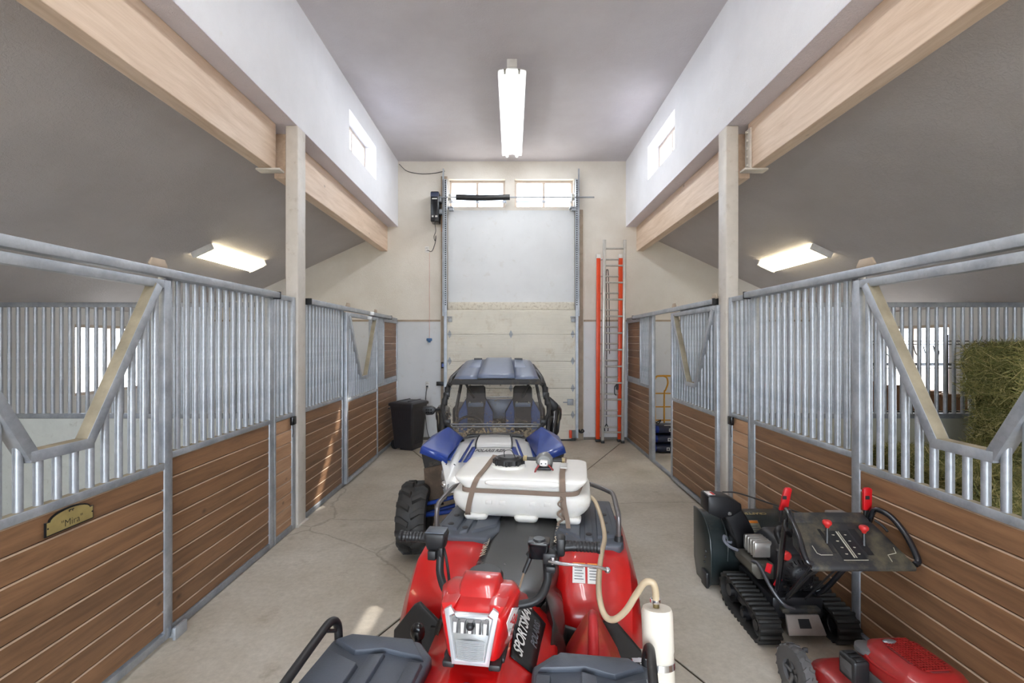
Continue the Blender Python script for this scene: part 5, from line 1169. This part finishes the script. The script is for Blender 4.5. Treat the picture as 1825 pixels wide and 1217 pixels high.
def carton(loc, d, lab, rz=0):
    t = thing('cardboard_box', lab, 'box', loc, rz, 'cartons on the wire shelf'); x, y, z = d[0] / 2, d[1] / 2, d[2]; w = .006; b = MB()
    b.box(-x, x, -y, y, 0, w).box(-x, -x + w, -y, y, w, z).box(x - w, x, -y, y, w, z).box(-x + w, x - w, -y, -y + w, w, z).box(-x + w, x - w, y - w, y, w, z); b.build('box_body', M['card'], t, smooth=0)
    for s in (-1, 1): MB().rings([[(-x, s * y, z), (x, s * y, z), (x, s * (y + .10), z + .05), (-x, s * (y + .10), z + .05)], [(-x, s * y, z + .004), (x, s * y, z + .004), (x, s * (y + .10), z + .054), (-x, s * (y + .10), z + .054)]]).build('flap', M['card'], t, smooth=0)
carton((4.60, 6.1, .981), (.38, .34, .27), 'open cardboard box at the left end of the wire shelf')
carton((5.02, 6.08, .981), (.36, .34, .20), 'open cardboard box in the middle of the wire shelf')
carton((5.42, 6.1, .981), (.36, .34, .16), 'low open cardboard box at the right end of the wire shelf', R(4))
t = thing('red_cone', 'red cone shaped bottle standing on the middle deck of the wire shelf', 'bottle', (4.5, 6.1, 1.552))
MB().lathe([(.0, 0), (.04, 0), (.04, .012), (.016, .13), (.012, .15), (0, .15)], (0, 0, 0), 'z', 16).build('cone_body', M['red_plastic'], t)
MB().lathe([(.012, .15), (.014, .15), (.014, .175), (0, .175)], (0, 0, 0), 'z', 12).build('cone_cap', M['red_plastic'], t)
# ------------------------------------------------------------------ tracked snow blower
M['sb_green'] = mat('dark_green_enamel', srgb(38, 46, 47), .32, var=.08, coat=.2, dirt=srgb(110, 104, 92), dirt_amt=.08)
M['sb_black'] = mat('snowblower_black', srgb(28, 28, 31), .38, var=.1, dirt=srgb(90, 82, 68), dirt_amt=.06)
M['sb_console'] = mat('dusty_console', srgb(40, 40, 42), .5, var=.1, dirt=srgb(120, 110, 84), dirt_amt=.46, dscale=6)
M['sb_rubber'] = mat('track_rubber', srgb(36, 35, 34), .6, var=.2, dirt=srgb(96, 86, 70), dirt_amt=.12, dscale=16)
M['sb_grey'] = mat('grey_plate', srgb(150, 140, 134), .5, metal=.3, dirt=srgb(110, 98, 80), dirt_amt=.2)
M['sb_red'] = mat('red_knob', srgb(200, 46, 44), .45)
M['sb_tube'] = mat('black_handle_tube', srgb(24, 25, 30), .2, coat=.5)
N = thing('snow_blower', 'black and dark green tracked snow blower with red levers by the right boards', 'snow blower', (1.78, 3.2, 0))
# tracks: belt loop with a lug on every pitch
def loop_pts(n=34):
    c0, r0, c1, r1 = (-.235, .088), .088, (.13, .118), .100
    pts = []; d = math.hypot(c1[0] - c0[0], c1[1] - c0[1]); a = math.atan2(c1[1] - c0[1], c1[0] - c0[0]); be = math.acos((r0 - r1) / d)
    a_top, a_bot = a + be, a - be
    def arc(c, r, t0, t1, k): return [(c[0] + r * math.cos(t0 + (t1 - t0) * i / k), c[1] + r * math.sin(t0 + (t1 - t0) * i / k)) for i in range(k + 1)]
    return arc(c1, r1, a_bot, a_top, 14) + arc(c0, r0, a_top, a_bot + 2 * math.pi, 14)
LP = loop_pts()
def resample(pts, n):
    P_ = [Vector(p) for p in pts] + [Vector(pts[0])]; L = [0]
    for a_, b_ in zip(P_, P_[1:]): L.append(L[-1] + (b_ - a_).length)
    out = []; j = 0
    for i in range(n):
        t_ = L[-1] * i / n
        while L[j + 1] < t_: j += 1
        f = (t_ - L[j]) / (L[j + 1] - L[j]); p = P_[j].lerp(P_[j + 1], f); d = (P_[j + 1] - P_[j]).normalized(); out.append((p, d))
    return out
lug = MB(); lug.rings([[(-.068, -.013, .0), (.068, -.013, .0), (.068, .013, .0), (-.068, .013, .0)], [(-.068, -.010, .016), (.068, -.010, .016), (.068, .004, .016), (-.068, .004, .016)]])
lug_me = lug.mesh('track_lug', M['sb_rubber'], bevel=.002, seg=1)
for s in (-1, 1):
    x = s * .235; b = MB(); rs = resample(LP, 64); rg = []
    for p, d in rs:
        nx, nz = d.y, -d.x; rg.append([(x - .066, p.x, p.y), (x + .066, p.x, p.y), (x + .066, p.x - nx * .012, p.y - nz * .012), (x - .066, p.x - nx * .012, p.y - nz * .012)])
    rg.append(rg[0]); tk = b.rings(rg, False, False).build('track', M['sb_rubber'], N)
    for p, d in resample(LP, 30):
        nx, nz = d.y, -d.x; ang = math.atan2(nx, nz)   # outward normal in y/z
        inst('track_lug', lug_me, tk, (x, p.x, p.y), (-ang, 0, 0))
    for (yy, zz), rr in (((-.235, .088), .062), ((.13, .118), .078), ((-.06, .062), .045)):
        q = MB()
        prof = [(0, -.05), (rr * .5, -.05), (rr * .55, -.02), (rr * .9, -.03), (rr, -.04), (rr, .04), (rr * .9, .03), (rr * .55, .02), (rr * .5, .05), (0, .05)]
        q.lathe(prof, (x, yy, zz), 'x', 20); q.build('track_wheel', M['sb_black'], N)
    MB().beam((x, -.235, .088), (x, .13, .118), .05, .045).build('track_frame', M['sb_black'], N, bevel=.006)
# chassis and lower rear plate
MB().box(-.16, .16, -.20, .26, .10, .24).build('chassis', M['sb_black'], N, bevel=.02)
MB().rings([[(-.10, -.245, .155), (.10, -.245, .155), (.115, -.30, .06), (-.115, -.30, .06)], [(-.10, -.225, .155), (.10, -.225, .155), (.115, -.28, .06), (-.115, -.28, .06)]]).build('rear_plate', M['sb_grey'], N, bevel=.004)
MB().rings([[(-.037, -.256, .138), (.03, -.256, .138), (.034, -.281, .094), (-.037, -.281, .094)], [(-.037, -.258, .1385), (.03, -.258, .1385), (.034, -.283, .0945), (-.037, -.283, .0945)]]).build('plate_print', M['decal_black'], N, smooth=0)
MB().box(-.12, .12, -.24, -.12, .155, .19).build('rear_cover', M['sb_console'], N, bevel=.012)
# auger housing: curved shell between two side plates, rear face toward the camera
prof = [(.64, .50), (.56, .505), (.48, .49), (.41, .44), (.365, .36), (.345, .26), (.345, .15), (.365, .06), (.40, .015)]
inn = [(y + .012, z - .008) for y, z in reversed(prof)]
hs = MB().prism(prof + inn, 'x', -.315, .315).build('auger_housing', M['sb_green'], N, smooth=50)
for s in (-1, 1):
    sp_ = [(.67, .515), (.56, .52), (.47, .505), (.395, .45), (.345, .37), (.325, .26), (.325, .15), (.345, .05), (.39, .0), (.60, .0), (.66, .12)]
    pl_ = MB().prism(sp_, 'x', s * .318 - .008, s * .318 + .008).build('side_plate', M['sb_green'], hs, bevel=.004)
    MB().box(s * .335 - .012, s * .335 + .012, .36, .46, .004, .12).build('skid_shoe', M['sb_black'], hs, bevel=.008)
    for k in range(3): MB().cyl((s * .326, .44 - .015 * k, .17 + .045 * k), (s * .336, .44 - .015 * k, .17 + .045 * k), .010, n=8).build('bolt', M['sb_black'], hs)
for xx in (-.20,): MB().tube([(xx, .47, .50), (xx + .005, .40, .45), (xx + .005, .345, .35), (xx, .335, .22)], .008, 8, 4).build('pressed_rib', M['sb_green'], hs)
MB().cyl((-.31, .56, .24), (.31, .56, .24), .02).build('auger_shaft', M['sb_black'], hs)
b = MB()
for k in range(40):
    a0 = k * .55; a1 = a0 + .55; xa = -.3 + .015 * k
    if abs(xa) < .05: continue
    b.quad((xa, .56 + .02 * math.cos(a0), .24 + .02 * math.sin(a0)), (xa, .56 + .17 * math.cos(a0), .24 + .17 * math.sin(a0)), (xa + .015, .56 + .17 * math.cos(a1), .24 + .17 * math.sin(a1)), (xa + .015, .56 + .02 * math.cos(a1), .24 + .02 * math.sin(a1)))
b.build('auger_blade', M['sb_black'], hs, solid=.004)
M['gold_letter'] = mat('pale_gold_letters', srgb(176, 158, 104), .4)
lettering('lettering', 'CRAFTSMAN', .046, M['gold_letter'], hs, (.05, .525, .5035), (-1, 0, 0), (0, -1, -.1), bold=.001)
lettering('lettering', '9/26', .044, M['gold_letter'], hs, (-.22, .525, .5035), (-1, 0, 0), (0, -1, -.1), bold=.001)
# warning label on the shell
def shell(z): 
    for (y0, z0), (y1, z1) in zip(prof, prof[1:]):
        if z1 <= z <= z0: return y0 + (y1 - y0) * (z0 - z) / (z0 - z1)
    return .345
def patch(name, x0, x1, z0, z1, m, par, d=.003):
    rows = [[(x0 + (x1 - x0) * i / 2, shell(z0 + (z1 - z0) * j / 4) - d, z0 + (z1 - z0) * j / 4 + d * .5) for i in range(3)] for j in range(5)]; return MB().grid(rows).build(name, m, par, solid=.001, smooth=60)
wl = patch('warning_label', -.075, .08, .395, .475, mat('sage_label', srgb(150, 152, 136), .5), hs)
patch('white_field', -.070, -.015, .398, .455, M['decal_white'], wl, .0045); patch('red_bar', -.070, -.015, .398, .412, M['sb_red'], wl, .0055); patch('orange_bar', -.01, .075, .460, .473, M['decal_orange'], wl, .0045)
for k in range(4): patch('print_line', .0, .068 - .01 * (k % 2), .405 + .013 * k, .409 + .013 * k, M['decal_grey'], wl, .0050)
MB().tube([(-.058, shell(.44) - .007, .445), (-.045, shell(.45) - .007, .45), (-.05, shell(.43) - .007, .428), (-.03, shell(.425) - .007, .422), (-.024, shell(.44) - .007, .44)], .003, 6, 4).build('hand_pictogram', M['black'], wl)
# discharge chute with its hood turned left
def sq(c, ax, ay, hx, hy): 
    c, ax, ay = Vector(c), Vector(ax).normalized(), Vector(ay).normalized(); return [c - ax * hx - ay * hy, c + ax * hx - ay * hy, c + ax * hx + ay * hy, c - ax * hx + ay * hy]
MB().lathe([(.085, .0), (.085, .03), (.075, .035)], (-.10, .36, .40), 'z', 24).build('chute_ring', M['sb_black'], N)
ch = MB().rings([sq((-.085, .30, .30), (1, 0, .2), (0, 1, 0), .075, .06), sq((-.10, .32, .42), (1, 0, .25), (0, 1, 0), .075, .065), sq((-.16, .33, .55), (1, 0, .35), (0, 1, 0), .07, .07), sq((-.205, .33, .62), (1, 0, .5), (0, 1, 0), .065, .07)]).build('chute', M['sb_black'], N, bevel=.012, smooth=50)
MB().rings([[(x, .255, z) for x, z in ((-.375, .60), (-.375, .71), (-.36, .725), (-.22, .71), (-.135, .665), (-.13, .62), (-.20, .575), (-.29, .56))], [(x, .405, z) for x, z in ((-.375, .60), (-.375, .71), (-.36, .725), (-.22, .71), (-.135, .665), (-.13, .62), (-.20, .575), (-.29, .56))]]).build('chute_hood', M['sb_black'], ch, bevel=.012)
MB().box(-.365, -.315, .275, .36, .724, .7265).build('chute_sticker', M['decal_white'], ch, bevel=.001)
MB().box(-.335, -.318, .275, .34, .7263, .728).build('sticker_red', M['sb_red'], ch, smooth=0)
MB().cyl((-.225, .252, .60), (-.225, .245, .60), .014, n=10).build('hood_bolt', M['steel'], ch)
for k in range(2): MB().tube([(-.24 + .04 * k, .33, .73), (-.16, .25, .745), (-.05, .0, .75), (.02 - .08 * k, -.30, .78)], .005, 6, 8).build('control_cable', M['black'], N)
# engine
en = MB().rings([[(-.10, -.14, .24), (.14, -.14, .24), (.14, .16, .24), (-.10, .16, .24)], [(-.10, -.14, .50), (.14, -.14, .50), (.14, .16, .50), (-.10, .16, .50)], [(-.06, -.10, .56), (.10, -.10, .56), (.10, .12, .56), (-.06, .12, .56)]]).build('engine', M['sb_black'], N, bevel=.02)
rc = MB().lathe([(.0, -.075), (.055, -.073), (.075, -.06), (.085, -.04), (.10, -.02), (.112, .0), (.112, .05)], (.02, -.15, .37), 'y', 28).build('recoil_cover', M['sb_black'], en)
b = MB()
for k in range(22):
    a = 2 * math.pi * k / 22; b.beam((.02 + .05 * math.cos(a), -.222, .37 + .05 * math.sin(a)), (.02 + .095 * math.cos(a), -.185, .37 + .095 * math.sin(a)), .005, .008, (0, 1, 0))
b.build('cooling_fins', M['black_gloss'], rc)['kind'] = 'stuff'
for k in range(4):
    a = R(45 + 90 * k); MB().cyl((.02 + .118 * math.cos(a), -.165, .37 + .118 * math.sin(a)), (.02 + .118 * math.cos(a), -.150, .37 + .118 * math.sin(a)), .009, n=8).build('cover_bolt', M['steel'], en)
mf = MB().box(-.20, -.06, -.06, .10, .42, .52).build('muffler', mat('silver_muffler', srgb(178, 174, 168), .3, metal=.7), en, bevel=.012)
for k in range(4): MB().box(-.203, -.06, -.045 + .035 * k, -.035 + .035 * k, .418, .523).build('muffler_rib', bpy.data.materials['silver_muffler'], mf, bevel=.003)
MB().prism([(-.24, .40), (-.05, .40), (-.05, .30), (-.20, .30), (-.24, .35)], 'y', -.10, .14).build('heat_shield', mat('grey_shield', srgb(96, 92, 84), .45, metal=.4), en, bevel=.008)
MB().lathe([(.0, -.03), (.02, -.03), (.028, -.022), (.028, .0), (.018, .004)], (-.075, -.19, .50), 'y', 12).build('red_cap', M['sb_red'], en)
MB().tube([(-.08, -.15, .56), (-.10, -.14, .62), (-.06, -.13, .64), (.0, -.12, .60)], .022, 10, 4).build('intake_duct', M['sb_black'], en)
for q in (((-.155, -.16, .43), (-.175, -.17, .38)), ((-.115, -.20, .36), (-.145, -.205, .31))): MB().beam(q[0], q[1], .035, .012).build('red_tag', mat('red_tag', srgb(214, 24, 40), .4) if 'red_tag' not in bpy.data.materials else bpy.data.materials['red_tag'], en, bevel=.003)
MB().tube([(-.215, -.06, .40), (-.20, -.12, .40), (-.17, -.20, .30), (-.12, -.25, .225), (-.06, -.26, .20)], .012, 10, 5).build('lower_bar', mat('worn_dark_tube', srgb(84, 84, 88), .3, metal=.5), N)
MB().tube([(-.26, .22, .44), (-.285, .20, .46), (-.30, .16, .44), (-.27, .14, .41), (-.23, .10, .40)], .010, 8, 4).tube([(-.25, .20, .42), (-.28, .17, .43), (-.26, .14, .44)], .008, 8, 4).build('cable_bundle', mat('grey_cable_bundle', srgb(110, 112, 122), .3), N)
# console
cf, cn = (-.48, .83), (-.765, .695)
def con(y0, z0, dz, hw): return [(-hw, y0, z0 + dz), (hw, y0, z0 + dz)]
co = MB().rings([[(-.20, -.475, .81), (.20, -.475, .81), (.20, -.47, .845), (-.20, -.47, .845)], [(-.225, -.53, .775), (.225, -.53, .775), (.225, -.53, .822), (-.225, -.53, .822)], [(-.262, -.745, .675), (.262, -.745, .675), (.262, -.745, .707), (-.262, -.745, .707)], [(-.268, -.765, .665), (.268, -.765, .665), (.268, -.765, .690), (-.268, -.765, .690)]]).build('console', M['sb_console'], N, bevel=.010, smooth=40)
MB().rings([[(-.195, -.47, .84), (.195, -.47, .84), (.215, -.525, .822), (-.215, -.525, .822)], [(-.19, -.475, .868), (.19, -.475, .868), (.205, -.512, .838), (-.205, -.512, .838)]]).build('console_brow', M['sb_console'], co, bevel=.008)
for s in (-1, 1): MB().rings([[(s * .205, -.48, .80), (s * .225, -.52, .79), (s * .262, -.745, .68), (s * .245, -.70, .67), (s * .21, -.50, .69)], [(s * .195, -.48, .80), (s * .212, -.52, .79), (s * .25, -.745, .68), (s * .233, -.70, .67), (s * .198, -.50, .69)]]).build('console_skirt', M['sb_black'], co, bevel=.006)
def cz(y): return .822 + (y + .53) * (.822 - .707) / .215 + .001
def cpatch(nm, x0, x1, y0, y1, m, par, d=.002): return MB().rings([[(x0, y0, cz(y0) + d * .3), (x1, y0, cz(y0) + d * .3), (x1, y1, cz(y1) + d * .3), (x0, y1, cz(y1) + d * .3)], [(x0, y0, cz(y0) + d), (x1, y0, cz(y0) + d), (x1, y1, cz(y1) + d), (x0, y1, cz(y1) + d)]]).build(nm, m, par, smooth=0)
cpatch('slot', -.115, -.098, -.70, -.565, M['black'], co, .0022); cpatch('slot', .055, .09, -.71, -.565, M['black'], co, .0022)
M['print_pale'] = mat('pale_print', srgb(176, 172, 156), .5)
pp = cpatch('shift_panel', -.085, .04, -.735, -.575, M['decal_black'], co, .002)
cpatch('white_bar', -.025, -.018, -.725, -.58, M['print_pale'], pp, .0034); cpatch('white_bar', -.012, -.008, -.725, -.58, M['print_pale'], pp, .0034)
for k in range(4):
    y = -.60 - .035 * k; MB().cyl((-.05, y, cz(y) + .002), (-.05, y, cz(y) + .0038), .007, n=10).build('pictogram', M['print_pale'], pp); MB().cyl((.015, y, cz(y) + .002), (.015, y, cz(y) + .0038), .006, n=10).build('pictogram', M['print_pale'], pp)
for q in ([(-.085, -.737), (.04, -.737)], [(-.20, -.66), (-.20, -.70), (-.185, -.71), (-.125, -.71)], [(.155, -.745), (.16, -.71), (.21, -.70), (.22, -.67)]):
    MB().tube([(x, y, cz(y) + .002) for x, y in q], .0018, 5).build('outline_print', M['print_pale'], co)
for (x, y, h) in ((-.11, -.64, .085), (.075, -.655, .07)):
    z = cz(y); k_ = MB().tube([(x, y, z - .01), (x + .008, y + .01, z + h)], [.010, .007], 8).build('shift_lever', M['black'], co)
    MB().lathe([(.0, .018), (.018, .016), (.023, .008), (.022, -.002), (.012, -.014), (.009, -.022)], (x + .008, y + .01, z + h + .012), 'z', 18).build('lever_knob', M['sb_red'], k_)
# handles, clutch levers, supports
for s in (-1, 1):
    MB().tube([(s * .12, -.16, .24), (s * .15, -.24, .32), (s * .215, -.40, .60), (s * .235, -.47, .80), (s * .245, -.50, .885), (s * .258, -.545, .895), (s * .276, -.60, .872), (s * .283, -.68, .81), (s * .285, -.745, .72), (s * .262, -.755, .70)], .0155, 12, 5).build('handle', M['sb_tube'], N)
    l_ = MB().rings([[(s * .225, -.46, .80), (s * .255, -.46, .80), (s * .255, -.44, .80), (s * .225, -.44, .80)], [(s * .222, -.462, .875), (s * .258, -.462, .875), (s * .258, -.445, .875), (s * .222, -.445, .875)]]).build('clutch_lever', M['black'], N, bevel=.003)
    MB().prism([(s * .215 , .872), (s * .262, .872), (s * (.265 if s > 0 else .232), .99), (s * (.253 if s > 0 else .222), 1.0), (s * (.228 if s > 0 else .20), 1.0), (s * (.216 if s > 0 else .19), .99)], 'y', -.464, -.446).build('lever_blade', mat('red_lever', srgb(188, 12, 22), .4) if 'red_lever' not in bpy.data.materials else bpy.data.materials['red_lever'], l_, bevel=.004)
    MB().box(s * .235 - .011, s * .235 + .011, -.4665, -.464, .935, .955).build('lever_mark', M['black'], l_, smooth=0)
    MB().tube([(s * .25, -.50, .83), (s * .27, -.53, .81), (s * .275, -.56, .79)], .007, 8, 3).build('clutch_link', M['black'], N)
MB().tube([(.0, -.62, .72), (-.06, -.40, .48), (-.10, -.26, .28)], .018, 10).build('support_tube', M['sb_tube'], N)
MB().cyl((-.08, -.60, .74), (-.11, -.26, .26), .006, n=8).build('shift_rod', M['black'], N); MB().cyl((.06, -.62, .72), (.02, -.24, .25), .006, n=8).build('shift_rod', M['black'], N)
MB().box(.16, .27, -.30, -.20, .755, .785).box(.20, .225, -.26, -.24, .50, .757).build('lamp_bracket', M['sb_grey'], N, bevel=.008)
MB().box(.10, .225, -.26, -.20, .46, .50).build('bracket_arm', M['sb_black'], N, bevel=.004)

# ------------------------------------------------------------------ red lawn mower, near right corner
M['lm_red'] = mat('red_mower_enamel', srgb(152, 32, 32), .32, var=.08, coat=.35, dirt=srgb(120, 96, 70), dirt_amt=.12, dscale=12)
M['lm_grey'] = mat('dusty_grey_plastic', srgb(84, 82, 82), .6, var=.12, dirt=srgb(140, 128, 110), dirt_amt=.2)
L_ = thing('lawn_mower', 'red push lawn mower with grey wheels in front of the snow blower', 'lawn mower', (1.765, 2.18, 0), R(4))
dk = MB().rings([rrect(.25, .36, .12, .06, 6), rrect(.255, .365, .12, .09, 6), rrect(.245, .345, .12, .18, 6), rrect(.21, .29, .11, .215, 6), rrect(.17, .22, .10, .22, 6)]).build('deck', M['lm_red'], L_, smooth=50)
MB().lathe([(.19, 0.0), (.18, .03), (.15, .035)], (0, 0, .195), 'z', 28).build('deck_ring', M['lm_red'], dk)
for x, y in ((-.285, .32), (.265, .32), (-.265, -.27), (.255, -.27)):
    w = MB().lathe([(.06, -.03), (.10, -.032), (.122, -.026), (.126, 0), (.122, .026), (.10, .032), (.06, .03), (.06, -.03)], (0, 0, 0), 'x', 30, cap=False).build('wheel', M['lm_grey'], L_); w.location = (x, y, .133)
    sgn = 1 if x > 0 else -1; hb = MB().lathe([(0, -.012), (.075, -.012), (.075, .012), (0, .012)], (0, 0, 0), 'x', 24)
    hb.build('hub', mat('dark_hub', srgb(56, 56, 58), .5) if 'dark_hub' not in bpy.data.materials else bpy.data.materials['dark_hub'], w)
    for k in range(5): MB().beam((sgn * .014, .015 * math.cos(R(72 * k)), .015 * math.sin(R(72 * k))), (sgn * .018, .10 * math.cos(R(72 * k)), .10 * math.sin(R(72 * k))), .02, .014, (1, 0, 0)).build('spoke', M['lm_grey'], w, bevel=.004)
    b = MB()
    for k in range(18):
        a = 2 * math.pi * k / 18
        for q in (-1, 1): b.beam((q * .004, .1265 * math.cos(a), .1265 * math.sin(a)), (q * .027, .122 * math.cos(a + .12), .122 * math.sin(a + .12)), .015, .008, (0, math.cos(a), math.sin(a)))
    b.build('tread', M['lm_grey'], w)['kind'] = 'stuff'
MB().tube([(-.255, .26, .12), (-.25, .32, .20), (-.235, .33, .235), (-.22, .32, .24)], .012, 8, 4).build('height_lever', M['black'], L_)
eb = MB().rings([rrect(.15, .17, .06, .205, 5, .03, -.02), rrect(.155, .175, .06, .27, 5, .03, -.02), rrect(.165, .185, .07, .29, 5, .03, -.02), rrect(.165, .185, .07, .32, 5, .03, -.02)]).build('engine_base', M['lm_grey'], L_, bevel=.004)
hp = lambda hx, hy, z, ch_: [(.03 - hx, -.02 - hy + ch_, z), (.03 - hx + ch_, -.02 - hy, z), (.03 + hx - ch_, -.02 - hy, z), (.03 + hx, -.02 - hy + ch_, z), (.03 + hx, -.02 + hy - ch_, z), (.03 + hx - ch_, -.02 + hy, z), (.03 - hx + ch_, -.02 + hy, z), (.03 - hx, -.02 + hy - ch_, z)]
ho = MB().rings([hp(.16, .18, .318, .05), hp(.158, .178, .36, .05), hp(.13, .155, .405, .05), hp(.10, .13, .425, .05)]).build('engine_hood', M['lm_red'], L_, bevel=.012, smooth=35)
gp = [(.03 + x, -.02 + y) for x, y in ((-.07, .05), (-.05, .115), (.05, .115), (.085, .06), (.085, -.07), (.05, -.12), (-.02, -.12), (-.07, -.05))]
gr = MB().prism(gp, 'z', .424, .430).build('grille', mat('dark_red_mesh', srgb(104, 26, 26), .6), ho, bevel=.002)
b = MB()
for k in range(16):
    y = -.13 + .0145 * k; wx = .06 if abs(y + .02) > .09 else .073; b.box(.03 - wx + .01, .03 + wx + .008, y - .0022, y + .0022, .430, .4335)
for k in range(10):
    x = -.025 + .0135 * k; b.box(x - .0022, x + .0022, -.125, .085, .430, .4330)
b.build('grille_bars', M['lm_red'], gr)['kind'] = 'stuff'
MB().ball((.0, .07, .432), .03, 14, 8, (1.1, .55, .25)).build('badge', mat('silver_badge', srgb(150, 152, 158), .3, metal=.7), ho)
MB().tube([(-.10, .12, .385), (-.125, .03, .372), (-.10, -.13, .375), (.0, -.19, .36), (.12, -.185, .36)], .007, 8, 4).build('hood_crease', M['lm_red'], ho)
af = MB().box(-.215, -.135, .02, .12, .27, .375).build('air_filter', M['black'], L_, bevel=.014, seg=3)
MB().box(-.2165, -.2145, .035, .105, .29, .355).box(-.218, -.2164, .05, .085, .315, .322).build('filter_panel', M['lm_grey'], af, bevel=.002)
for k in range(3): MB().box(-.20, -.15, .025 + .03 * k, .045 + .03 * k, .374, .380).build('filter_rib', M['black'], af, bevel=.003)
MB().lathe([(.0, .03), (.035, .028), (.05, .02), (.052, .0), (.04, -.015), (.03, -.03)], (-.085, .10, .375), 'z', 20).build('fuel_cap', M['lm_grey'], L_)
MB().rings([[(-.139, -.10, .275), (-.139, -.05, .275), (-.139, -.05, .305), (-.139, -.10, .305)], [(-.1405, -.10, .275), (-.1405, -.05, .275), (-.1405, -.05, .305), (-.1405, -.10, .305)]]).build('orange_label', mat('amber_label', srgb(220, 150, 40), .5), L_, smooth=0)
MB().box(.02, .10, -.215, -.20, .30, .365).build('louver_panel', M['alu'], L_, bevel=.004)
for k in range(4): MB().box(.025, .095, -.219, -.214, .308 + .014 * k, .314 + .014 * k).build('louver', M['alu'], L_, bevel=.001)
MB().tube([(.16, -.15, .34), (.24, -.25, .335), (.22, -.45, .40), (.20, -.70, .62)], .003, 6, 4).build('starter_rope', M['decal_white'], L_)
for s in (-1, 1): MB().tube([(s * .235, -.24, .16), (s * .235, -.40, .30), (s * .23, -.66, .60), (s * .22, -.92, .90)], .0125, 10, 4).build('handle_bar', M['black_metal'], L_)
MB().tube([(-.22, -.92, .90), (-.18, -.97, .95), (.18, -.97, .95), (.22, -.92, .90)], .0125, 10, 4).build('handle_grip', M['black'], L_)
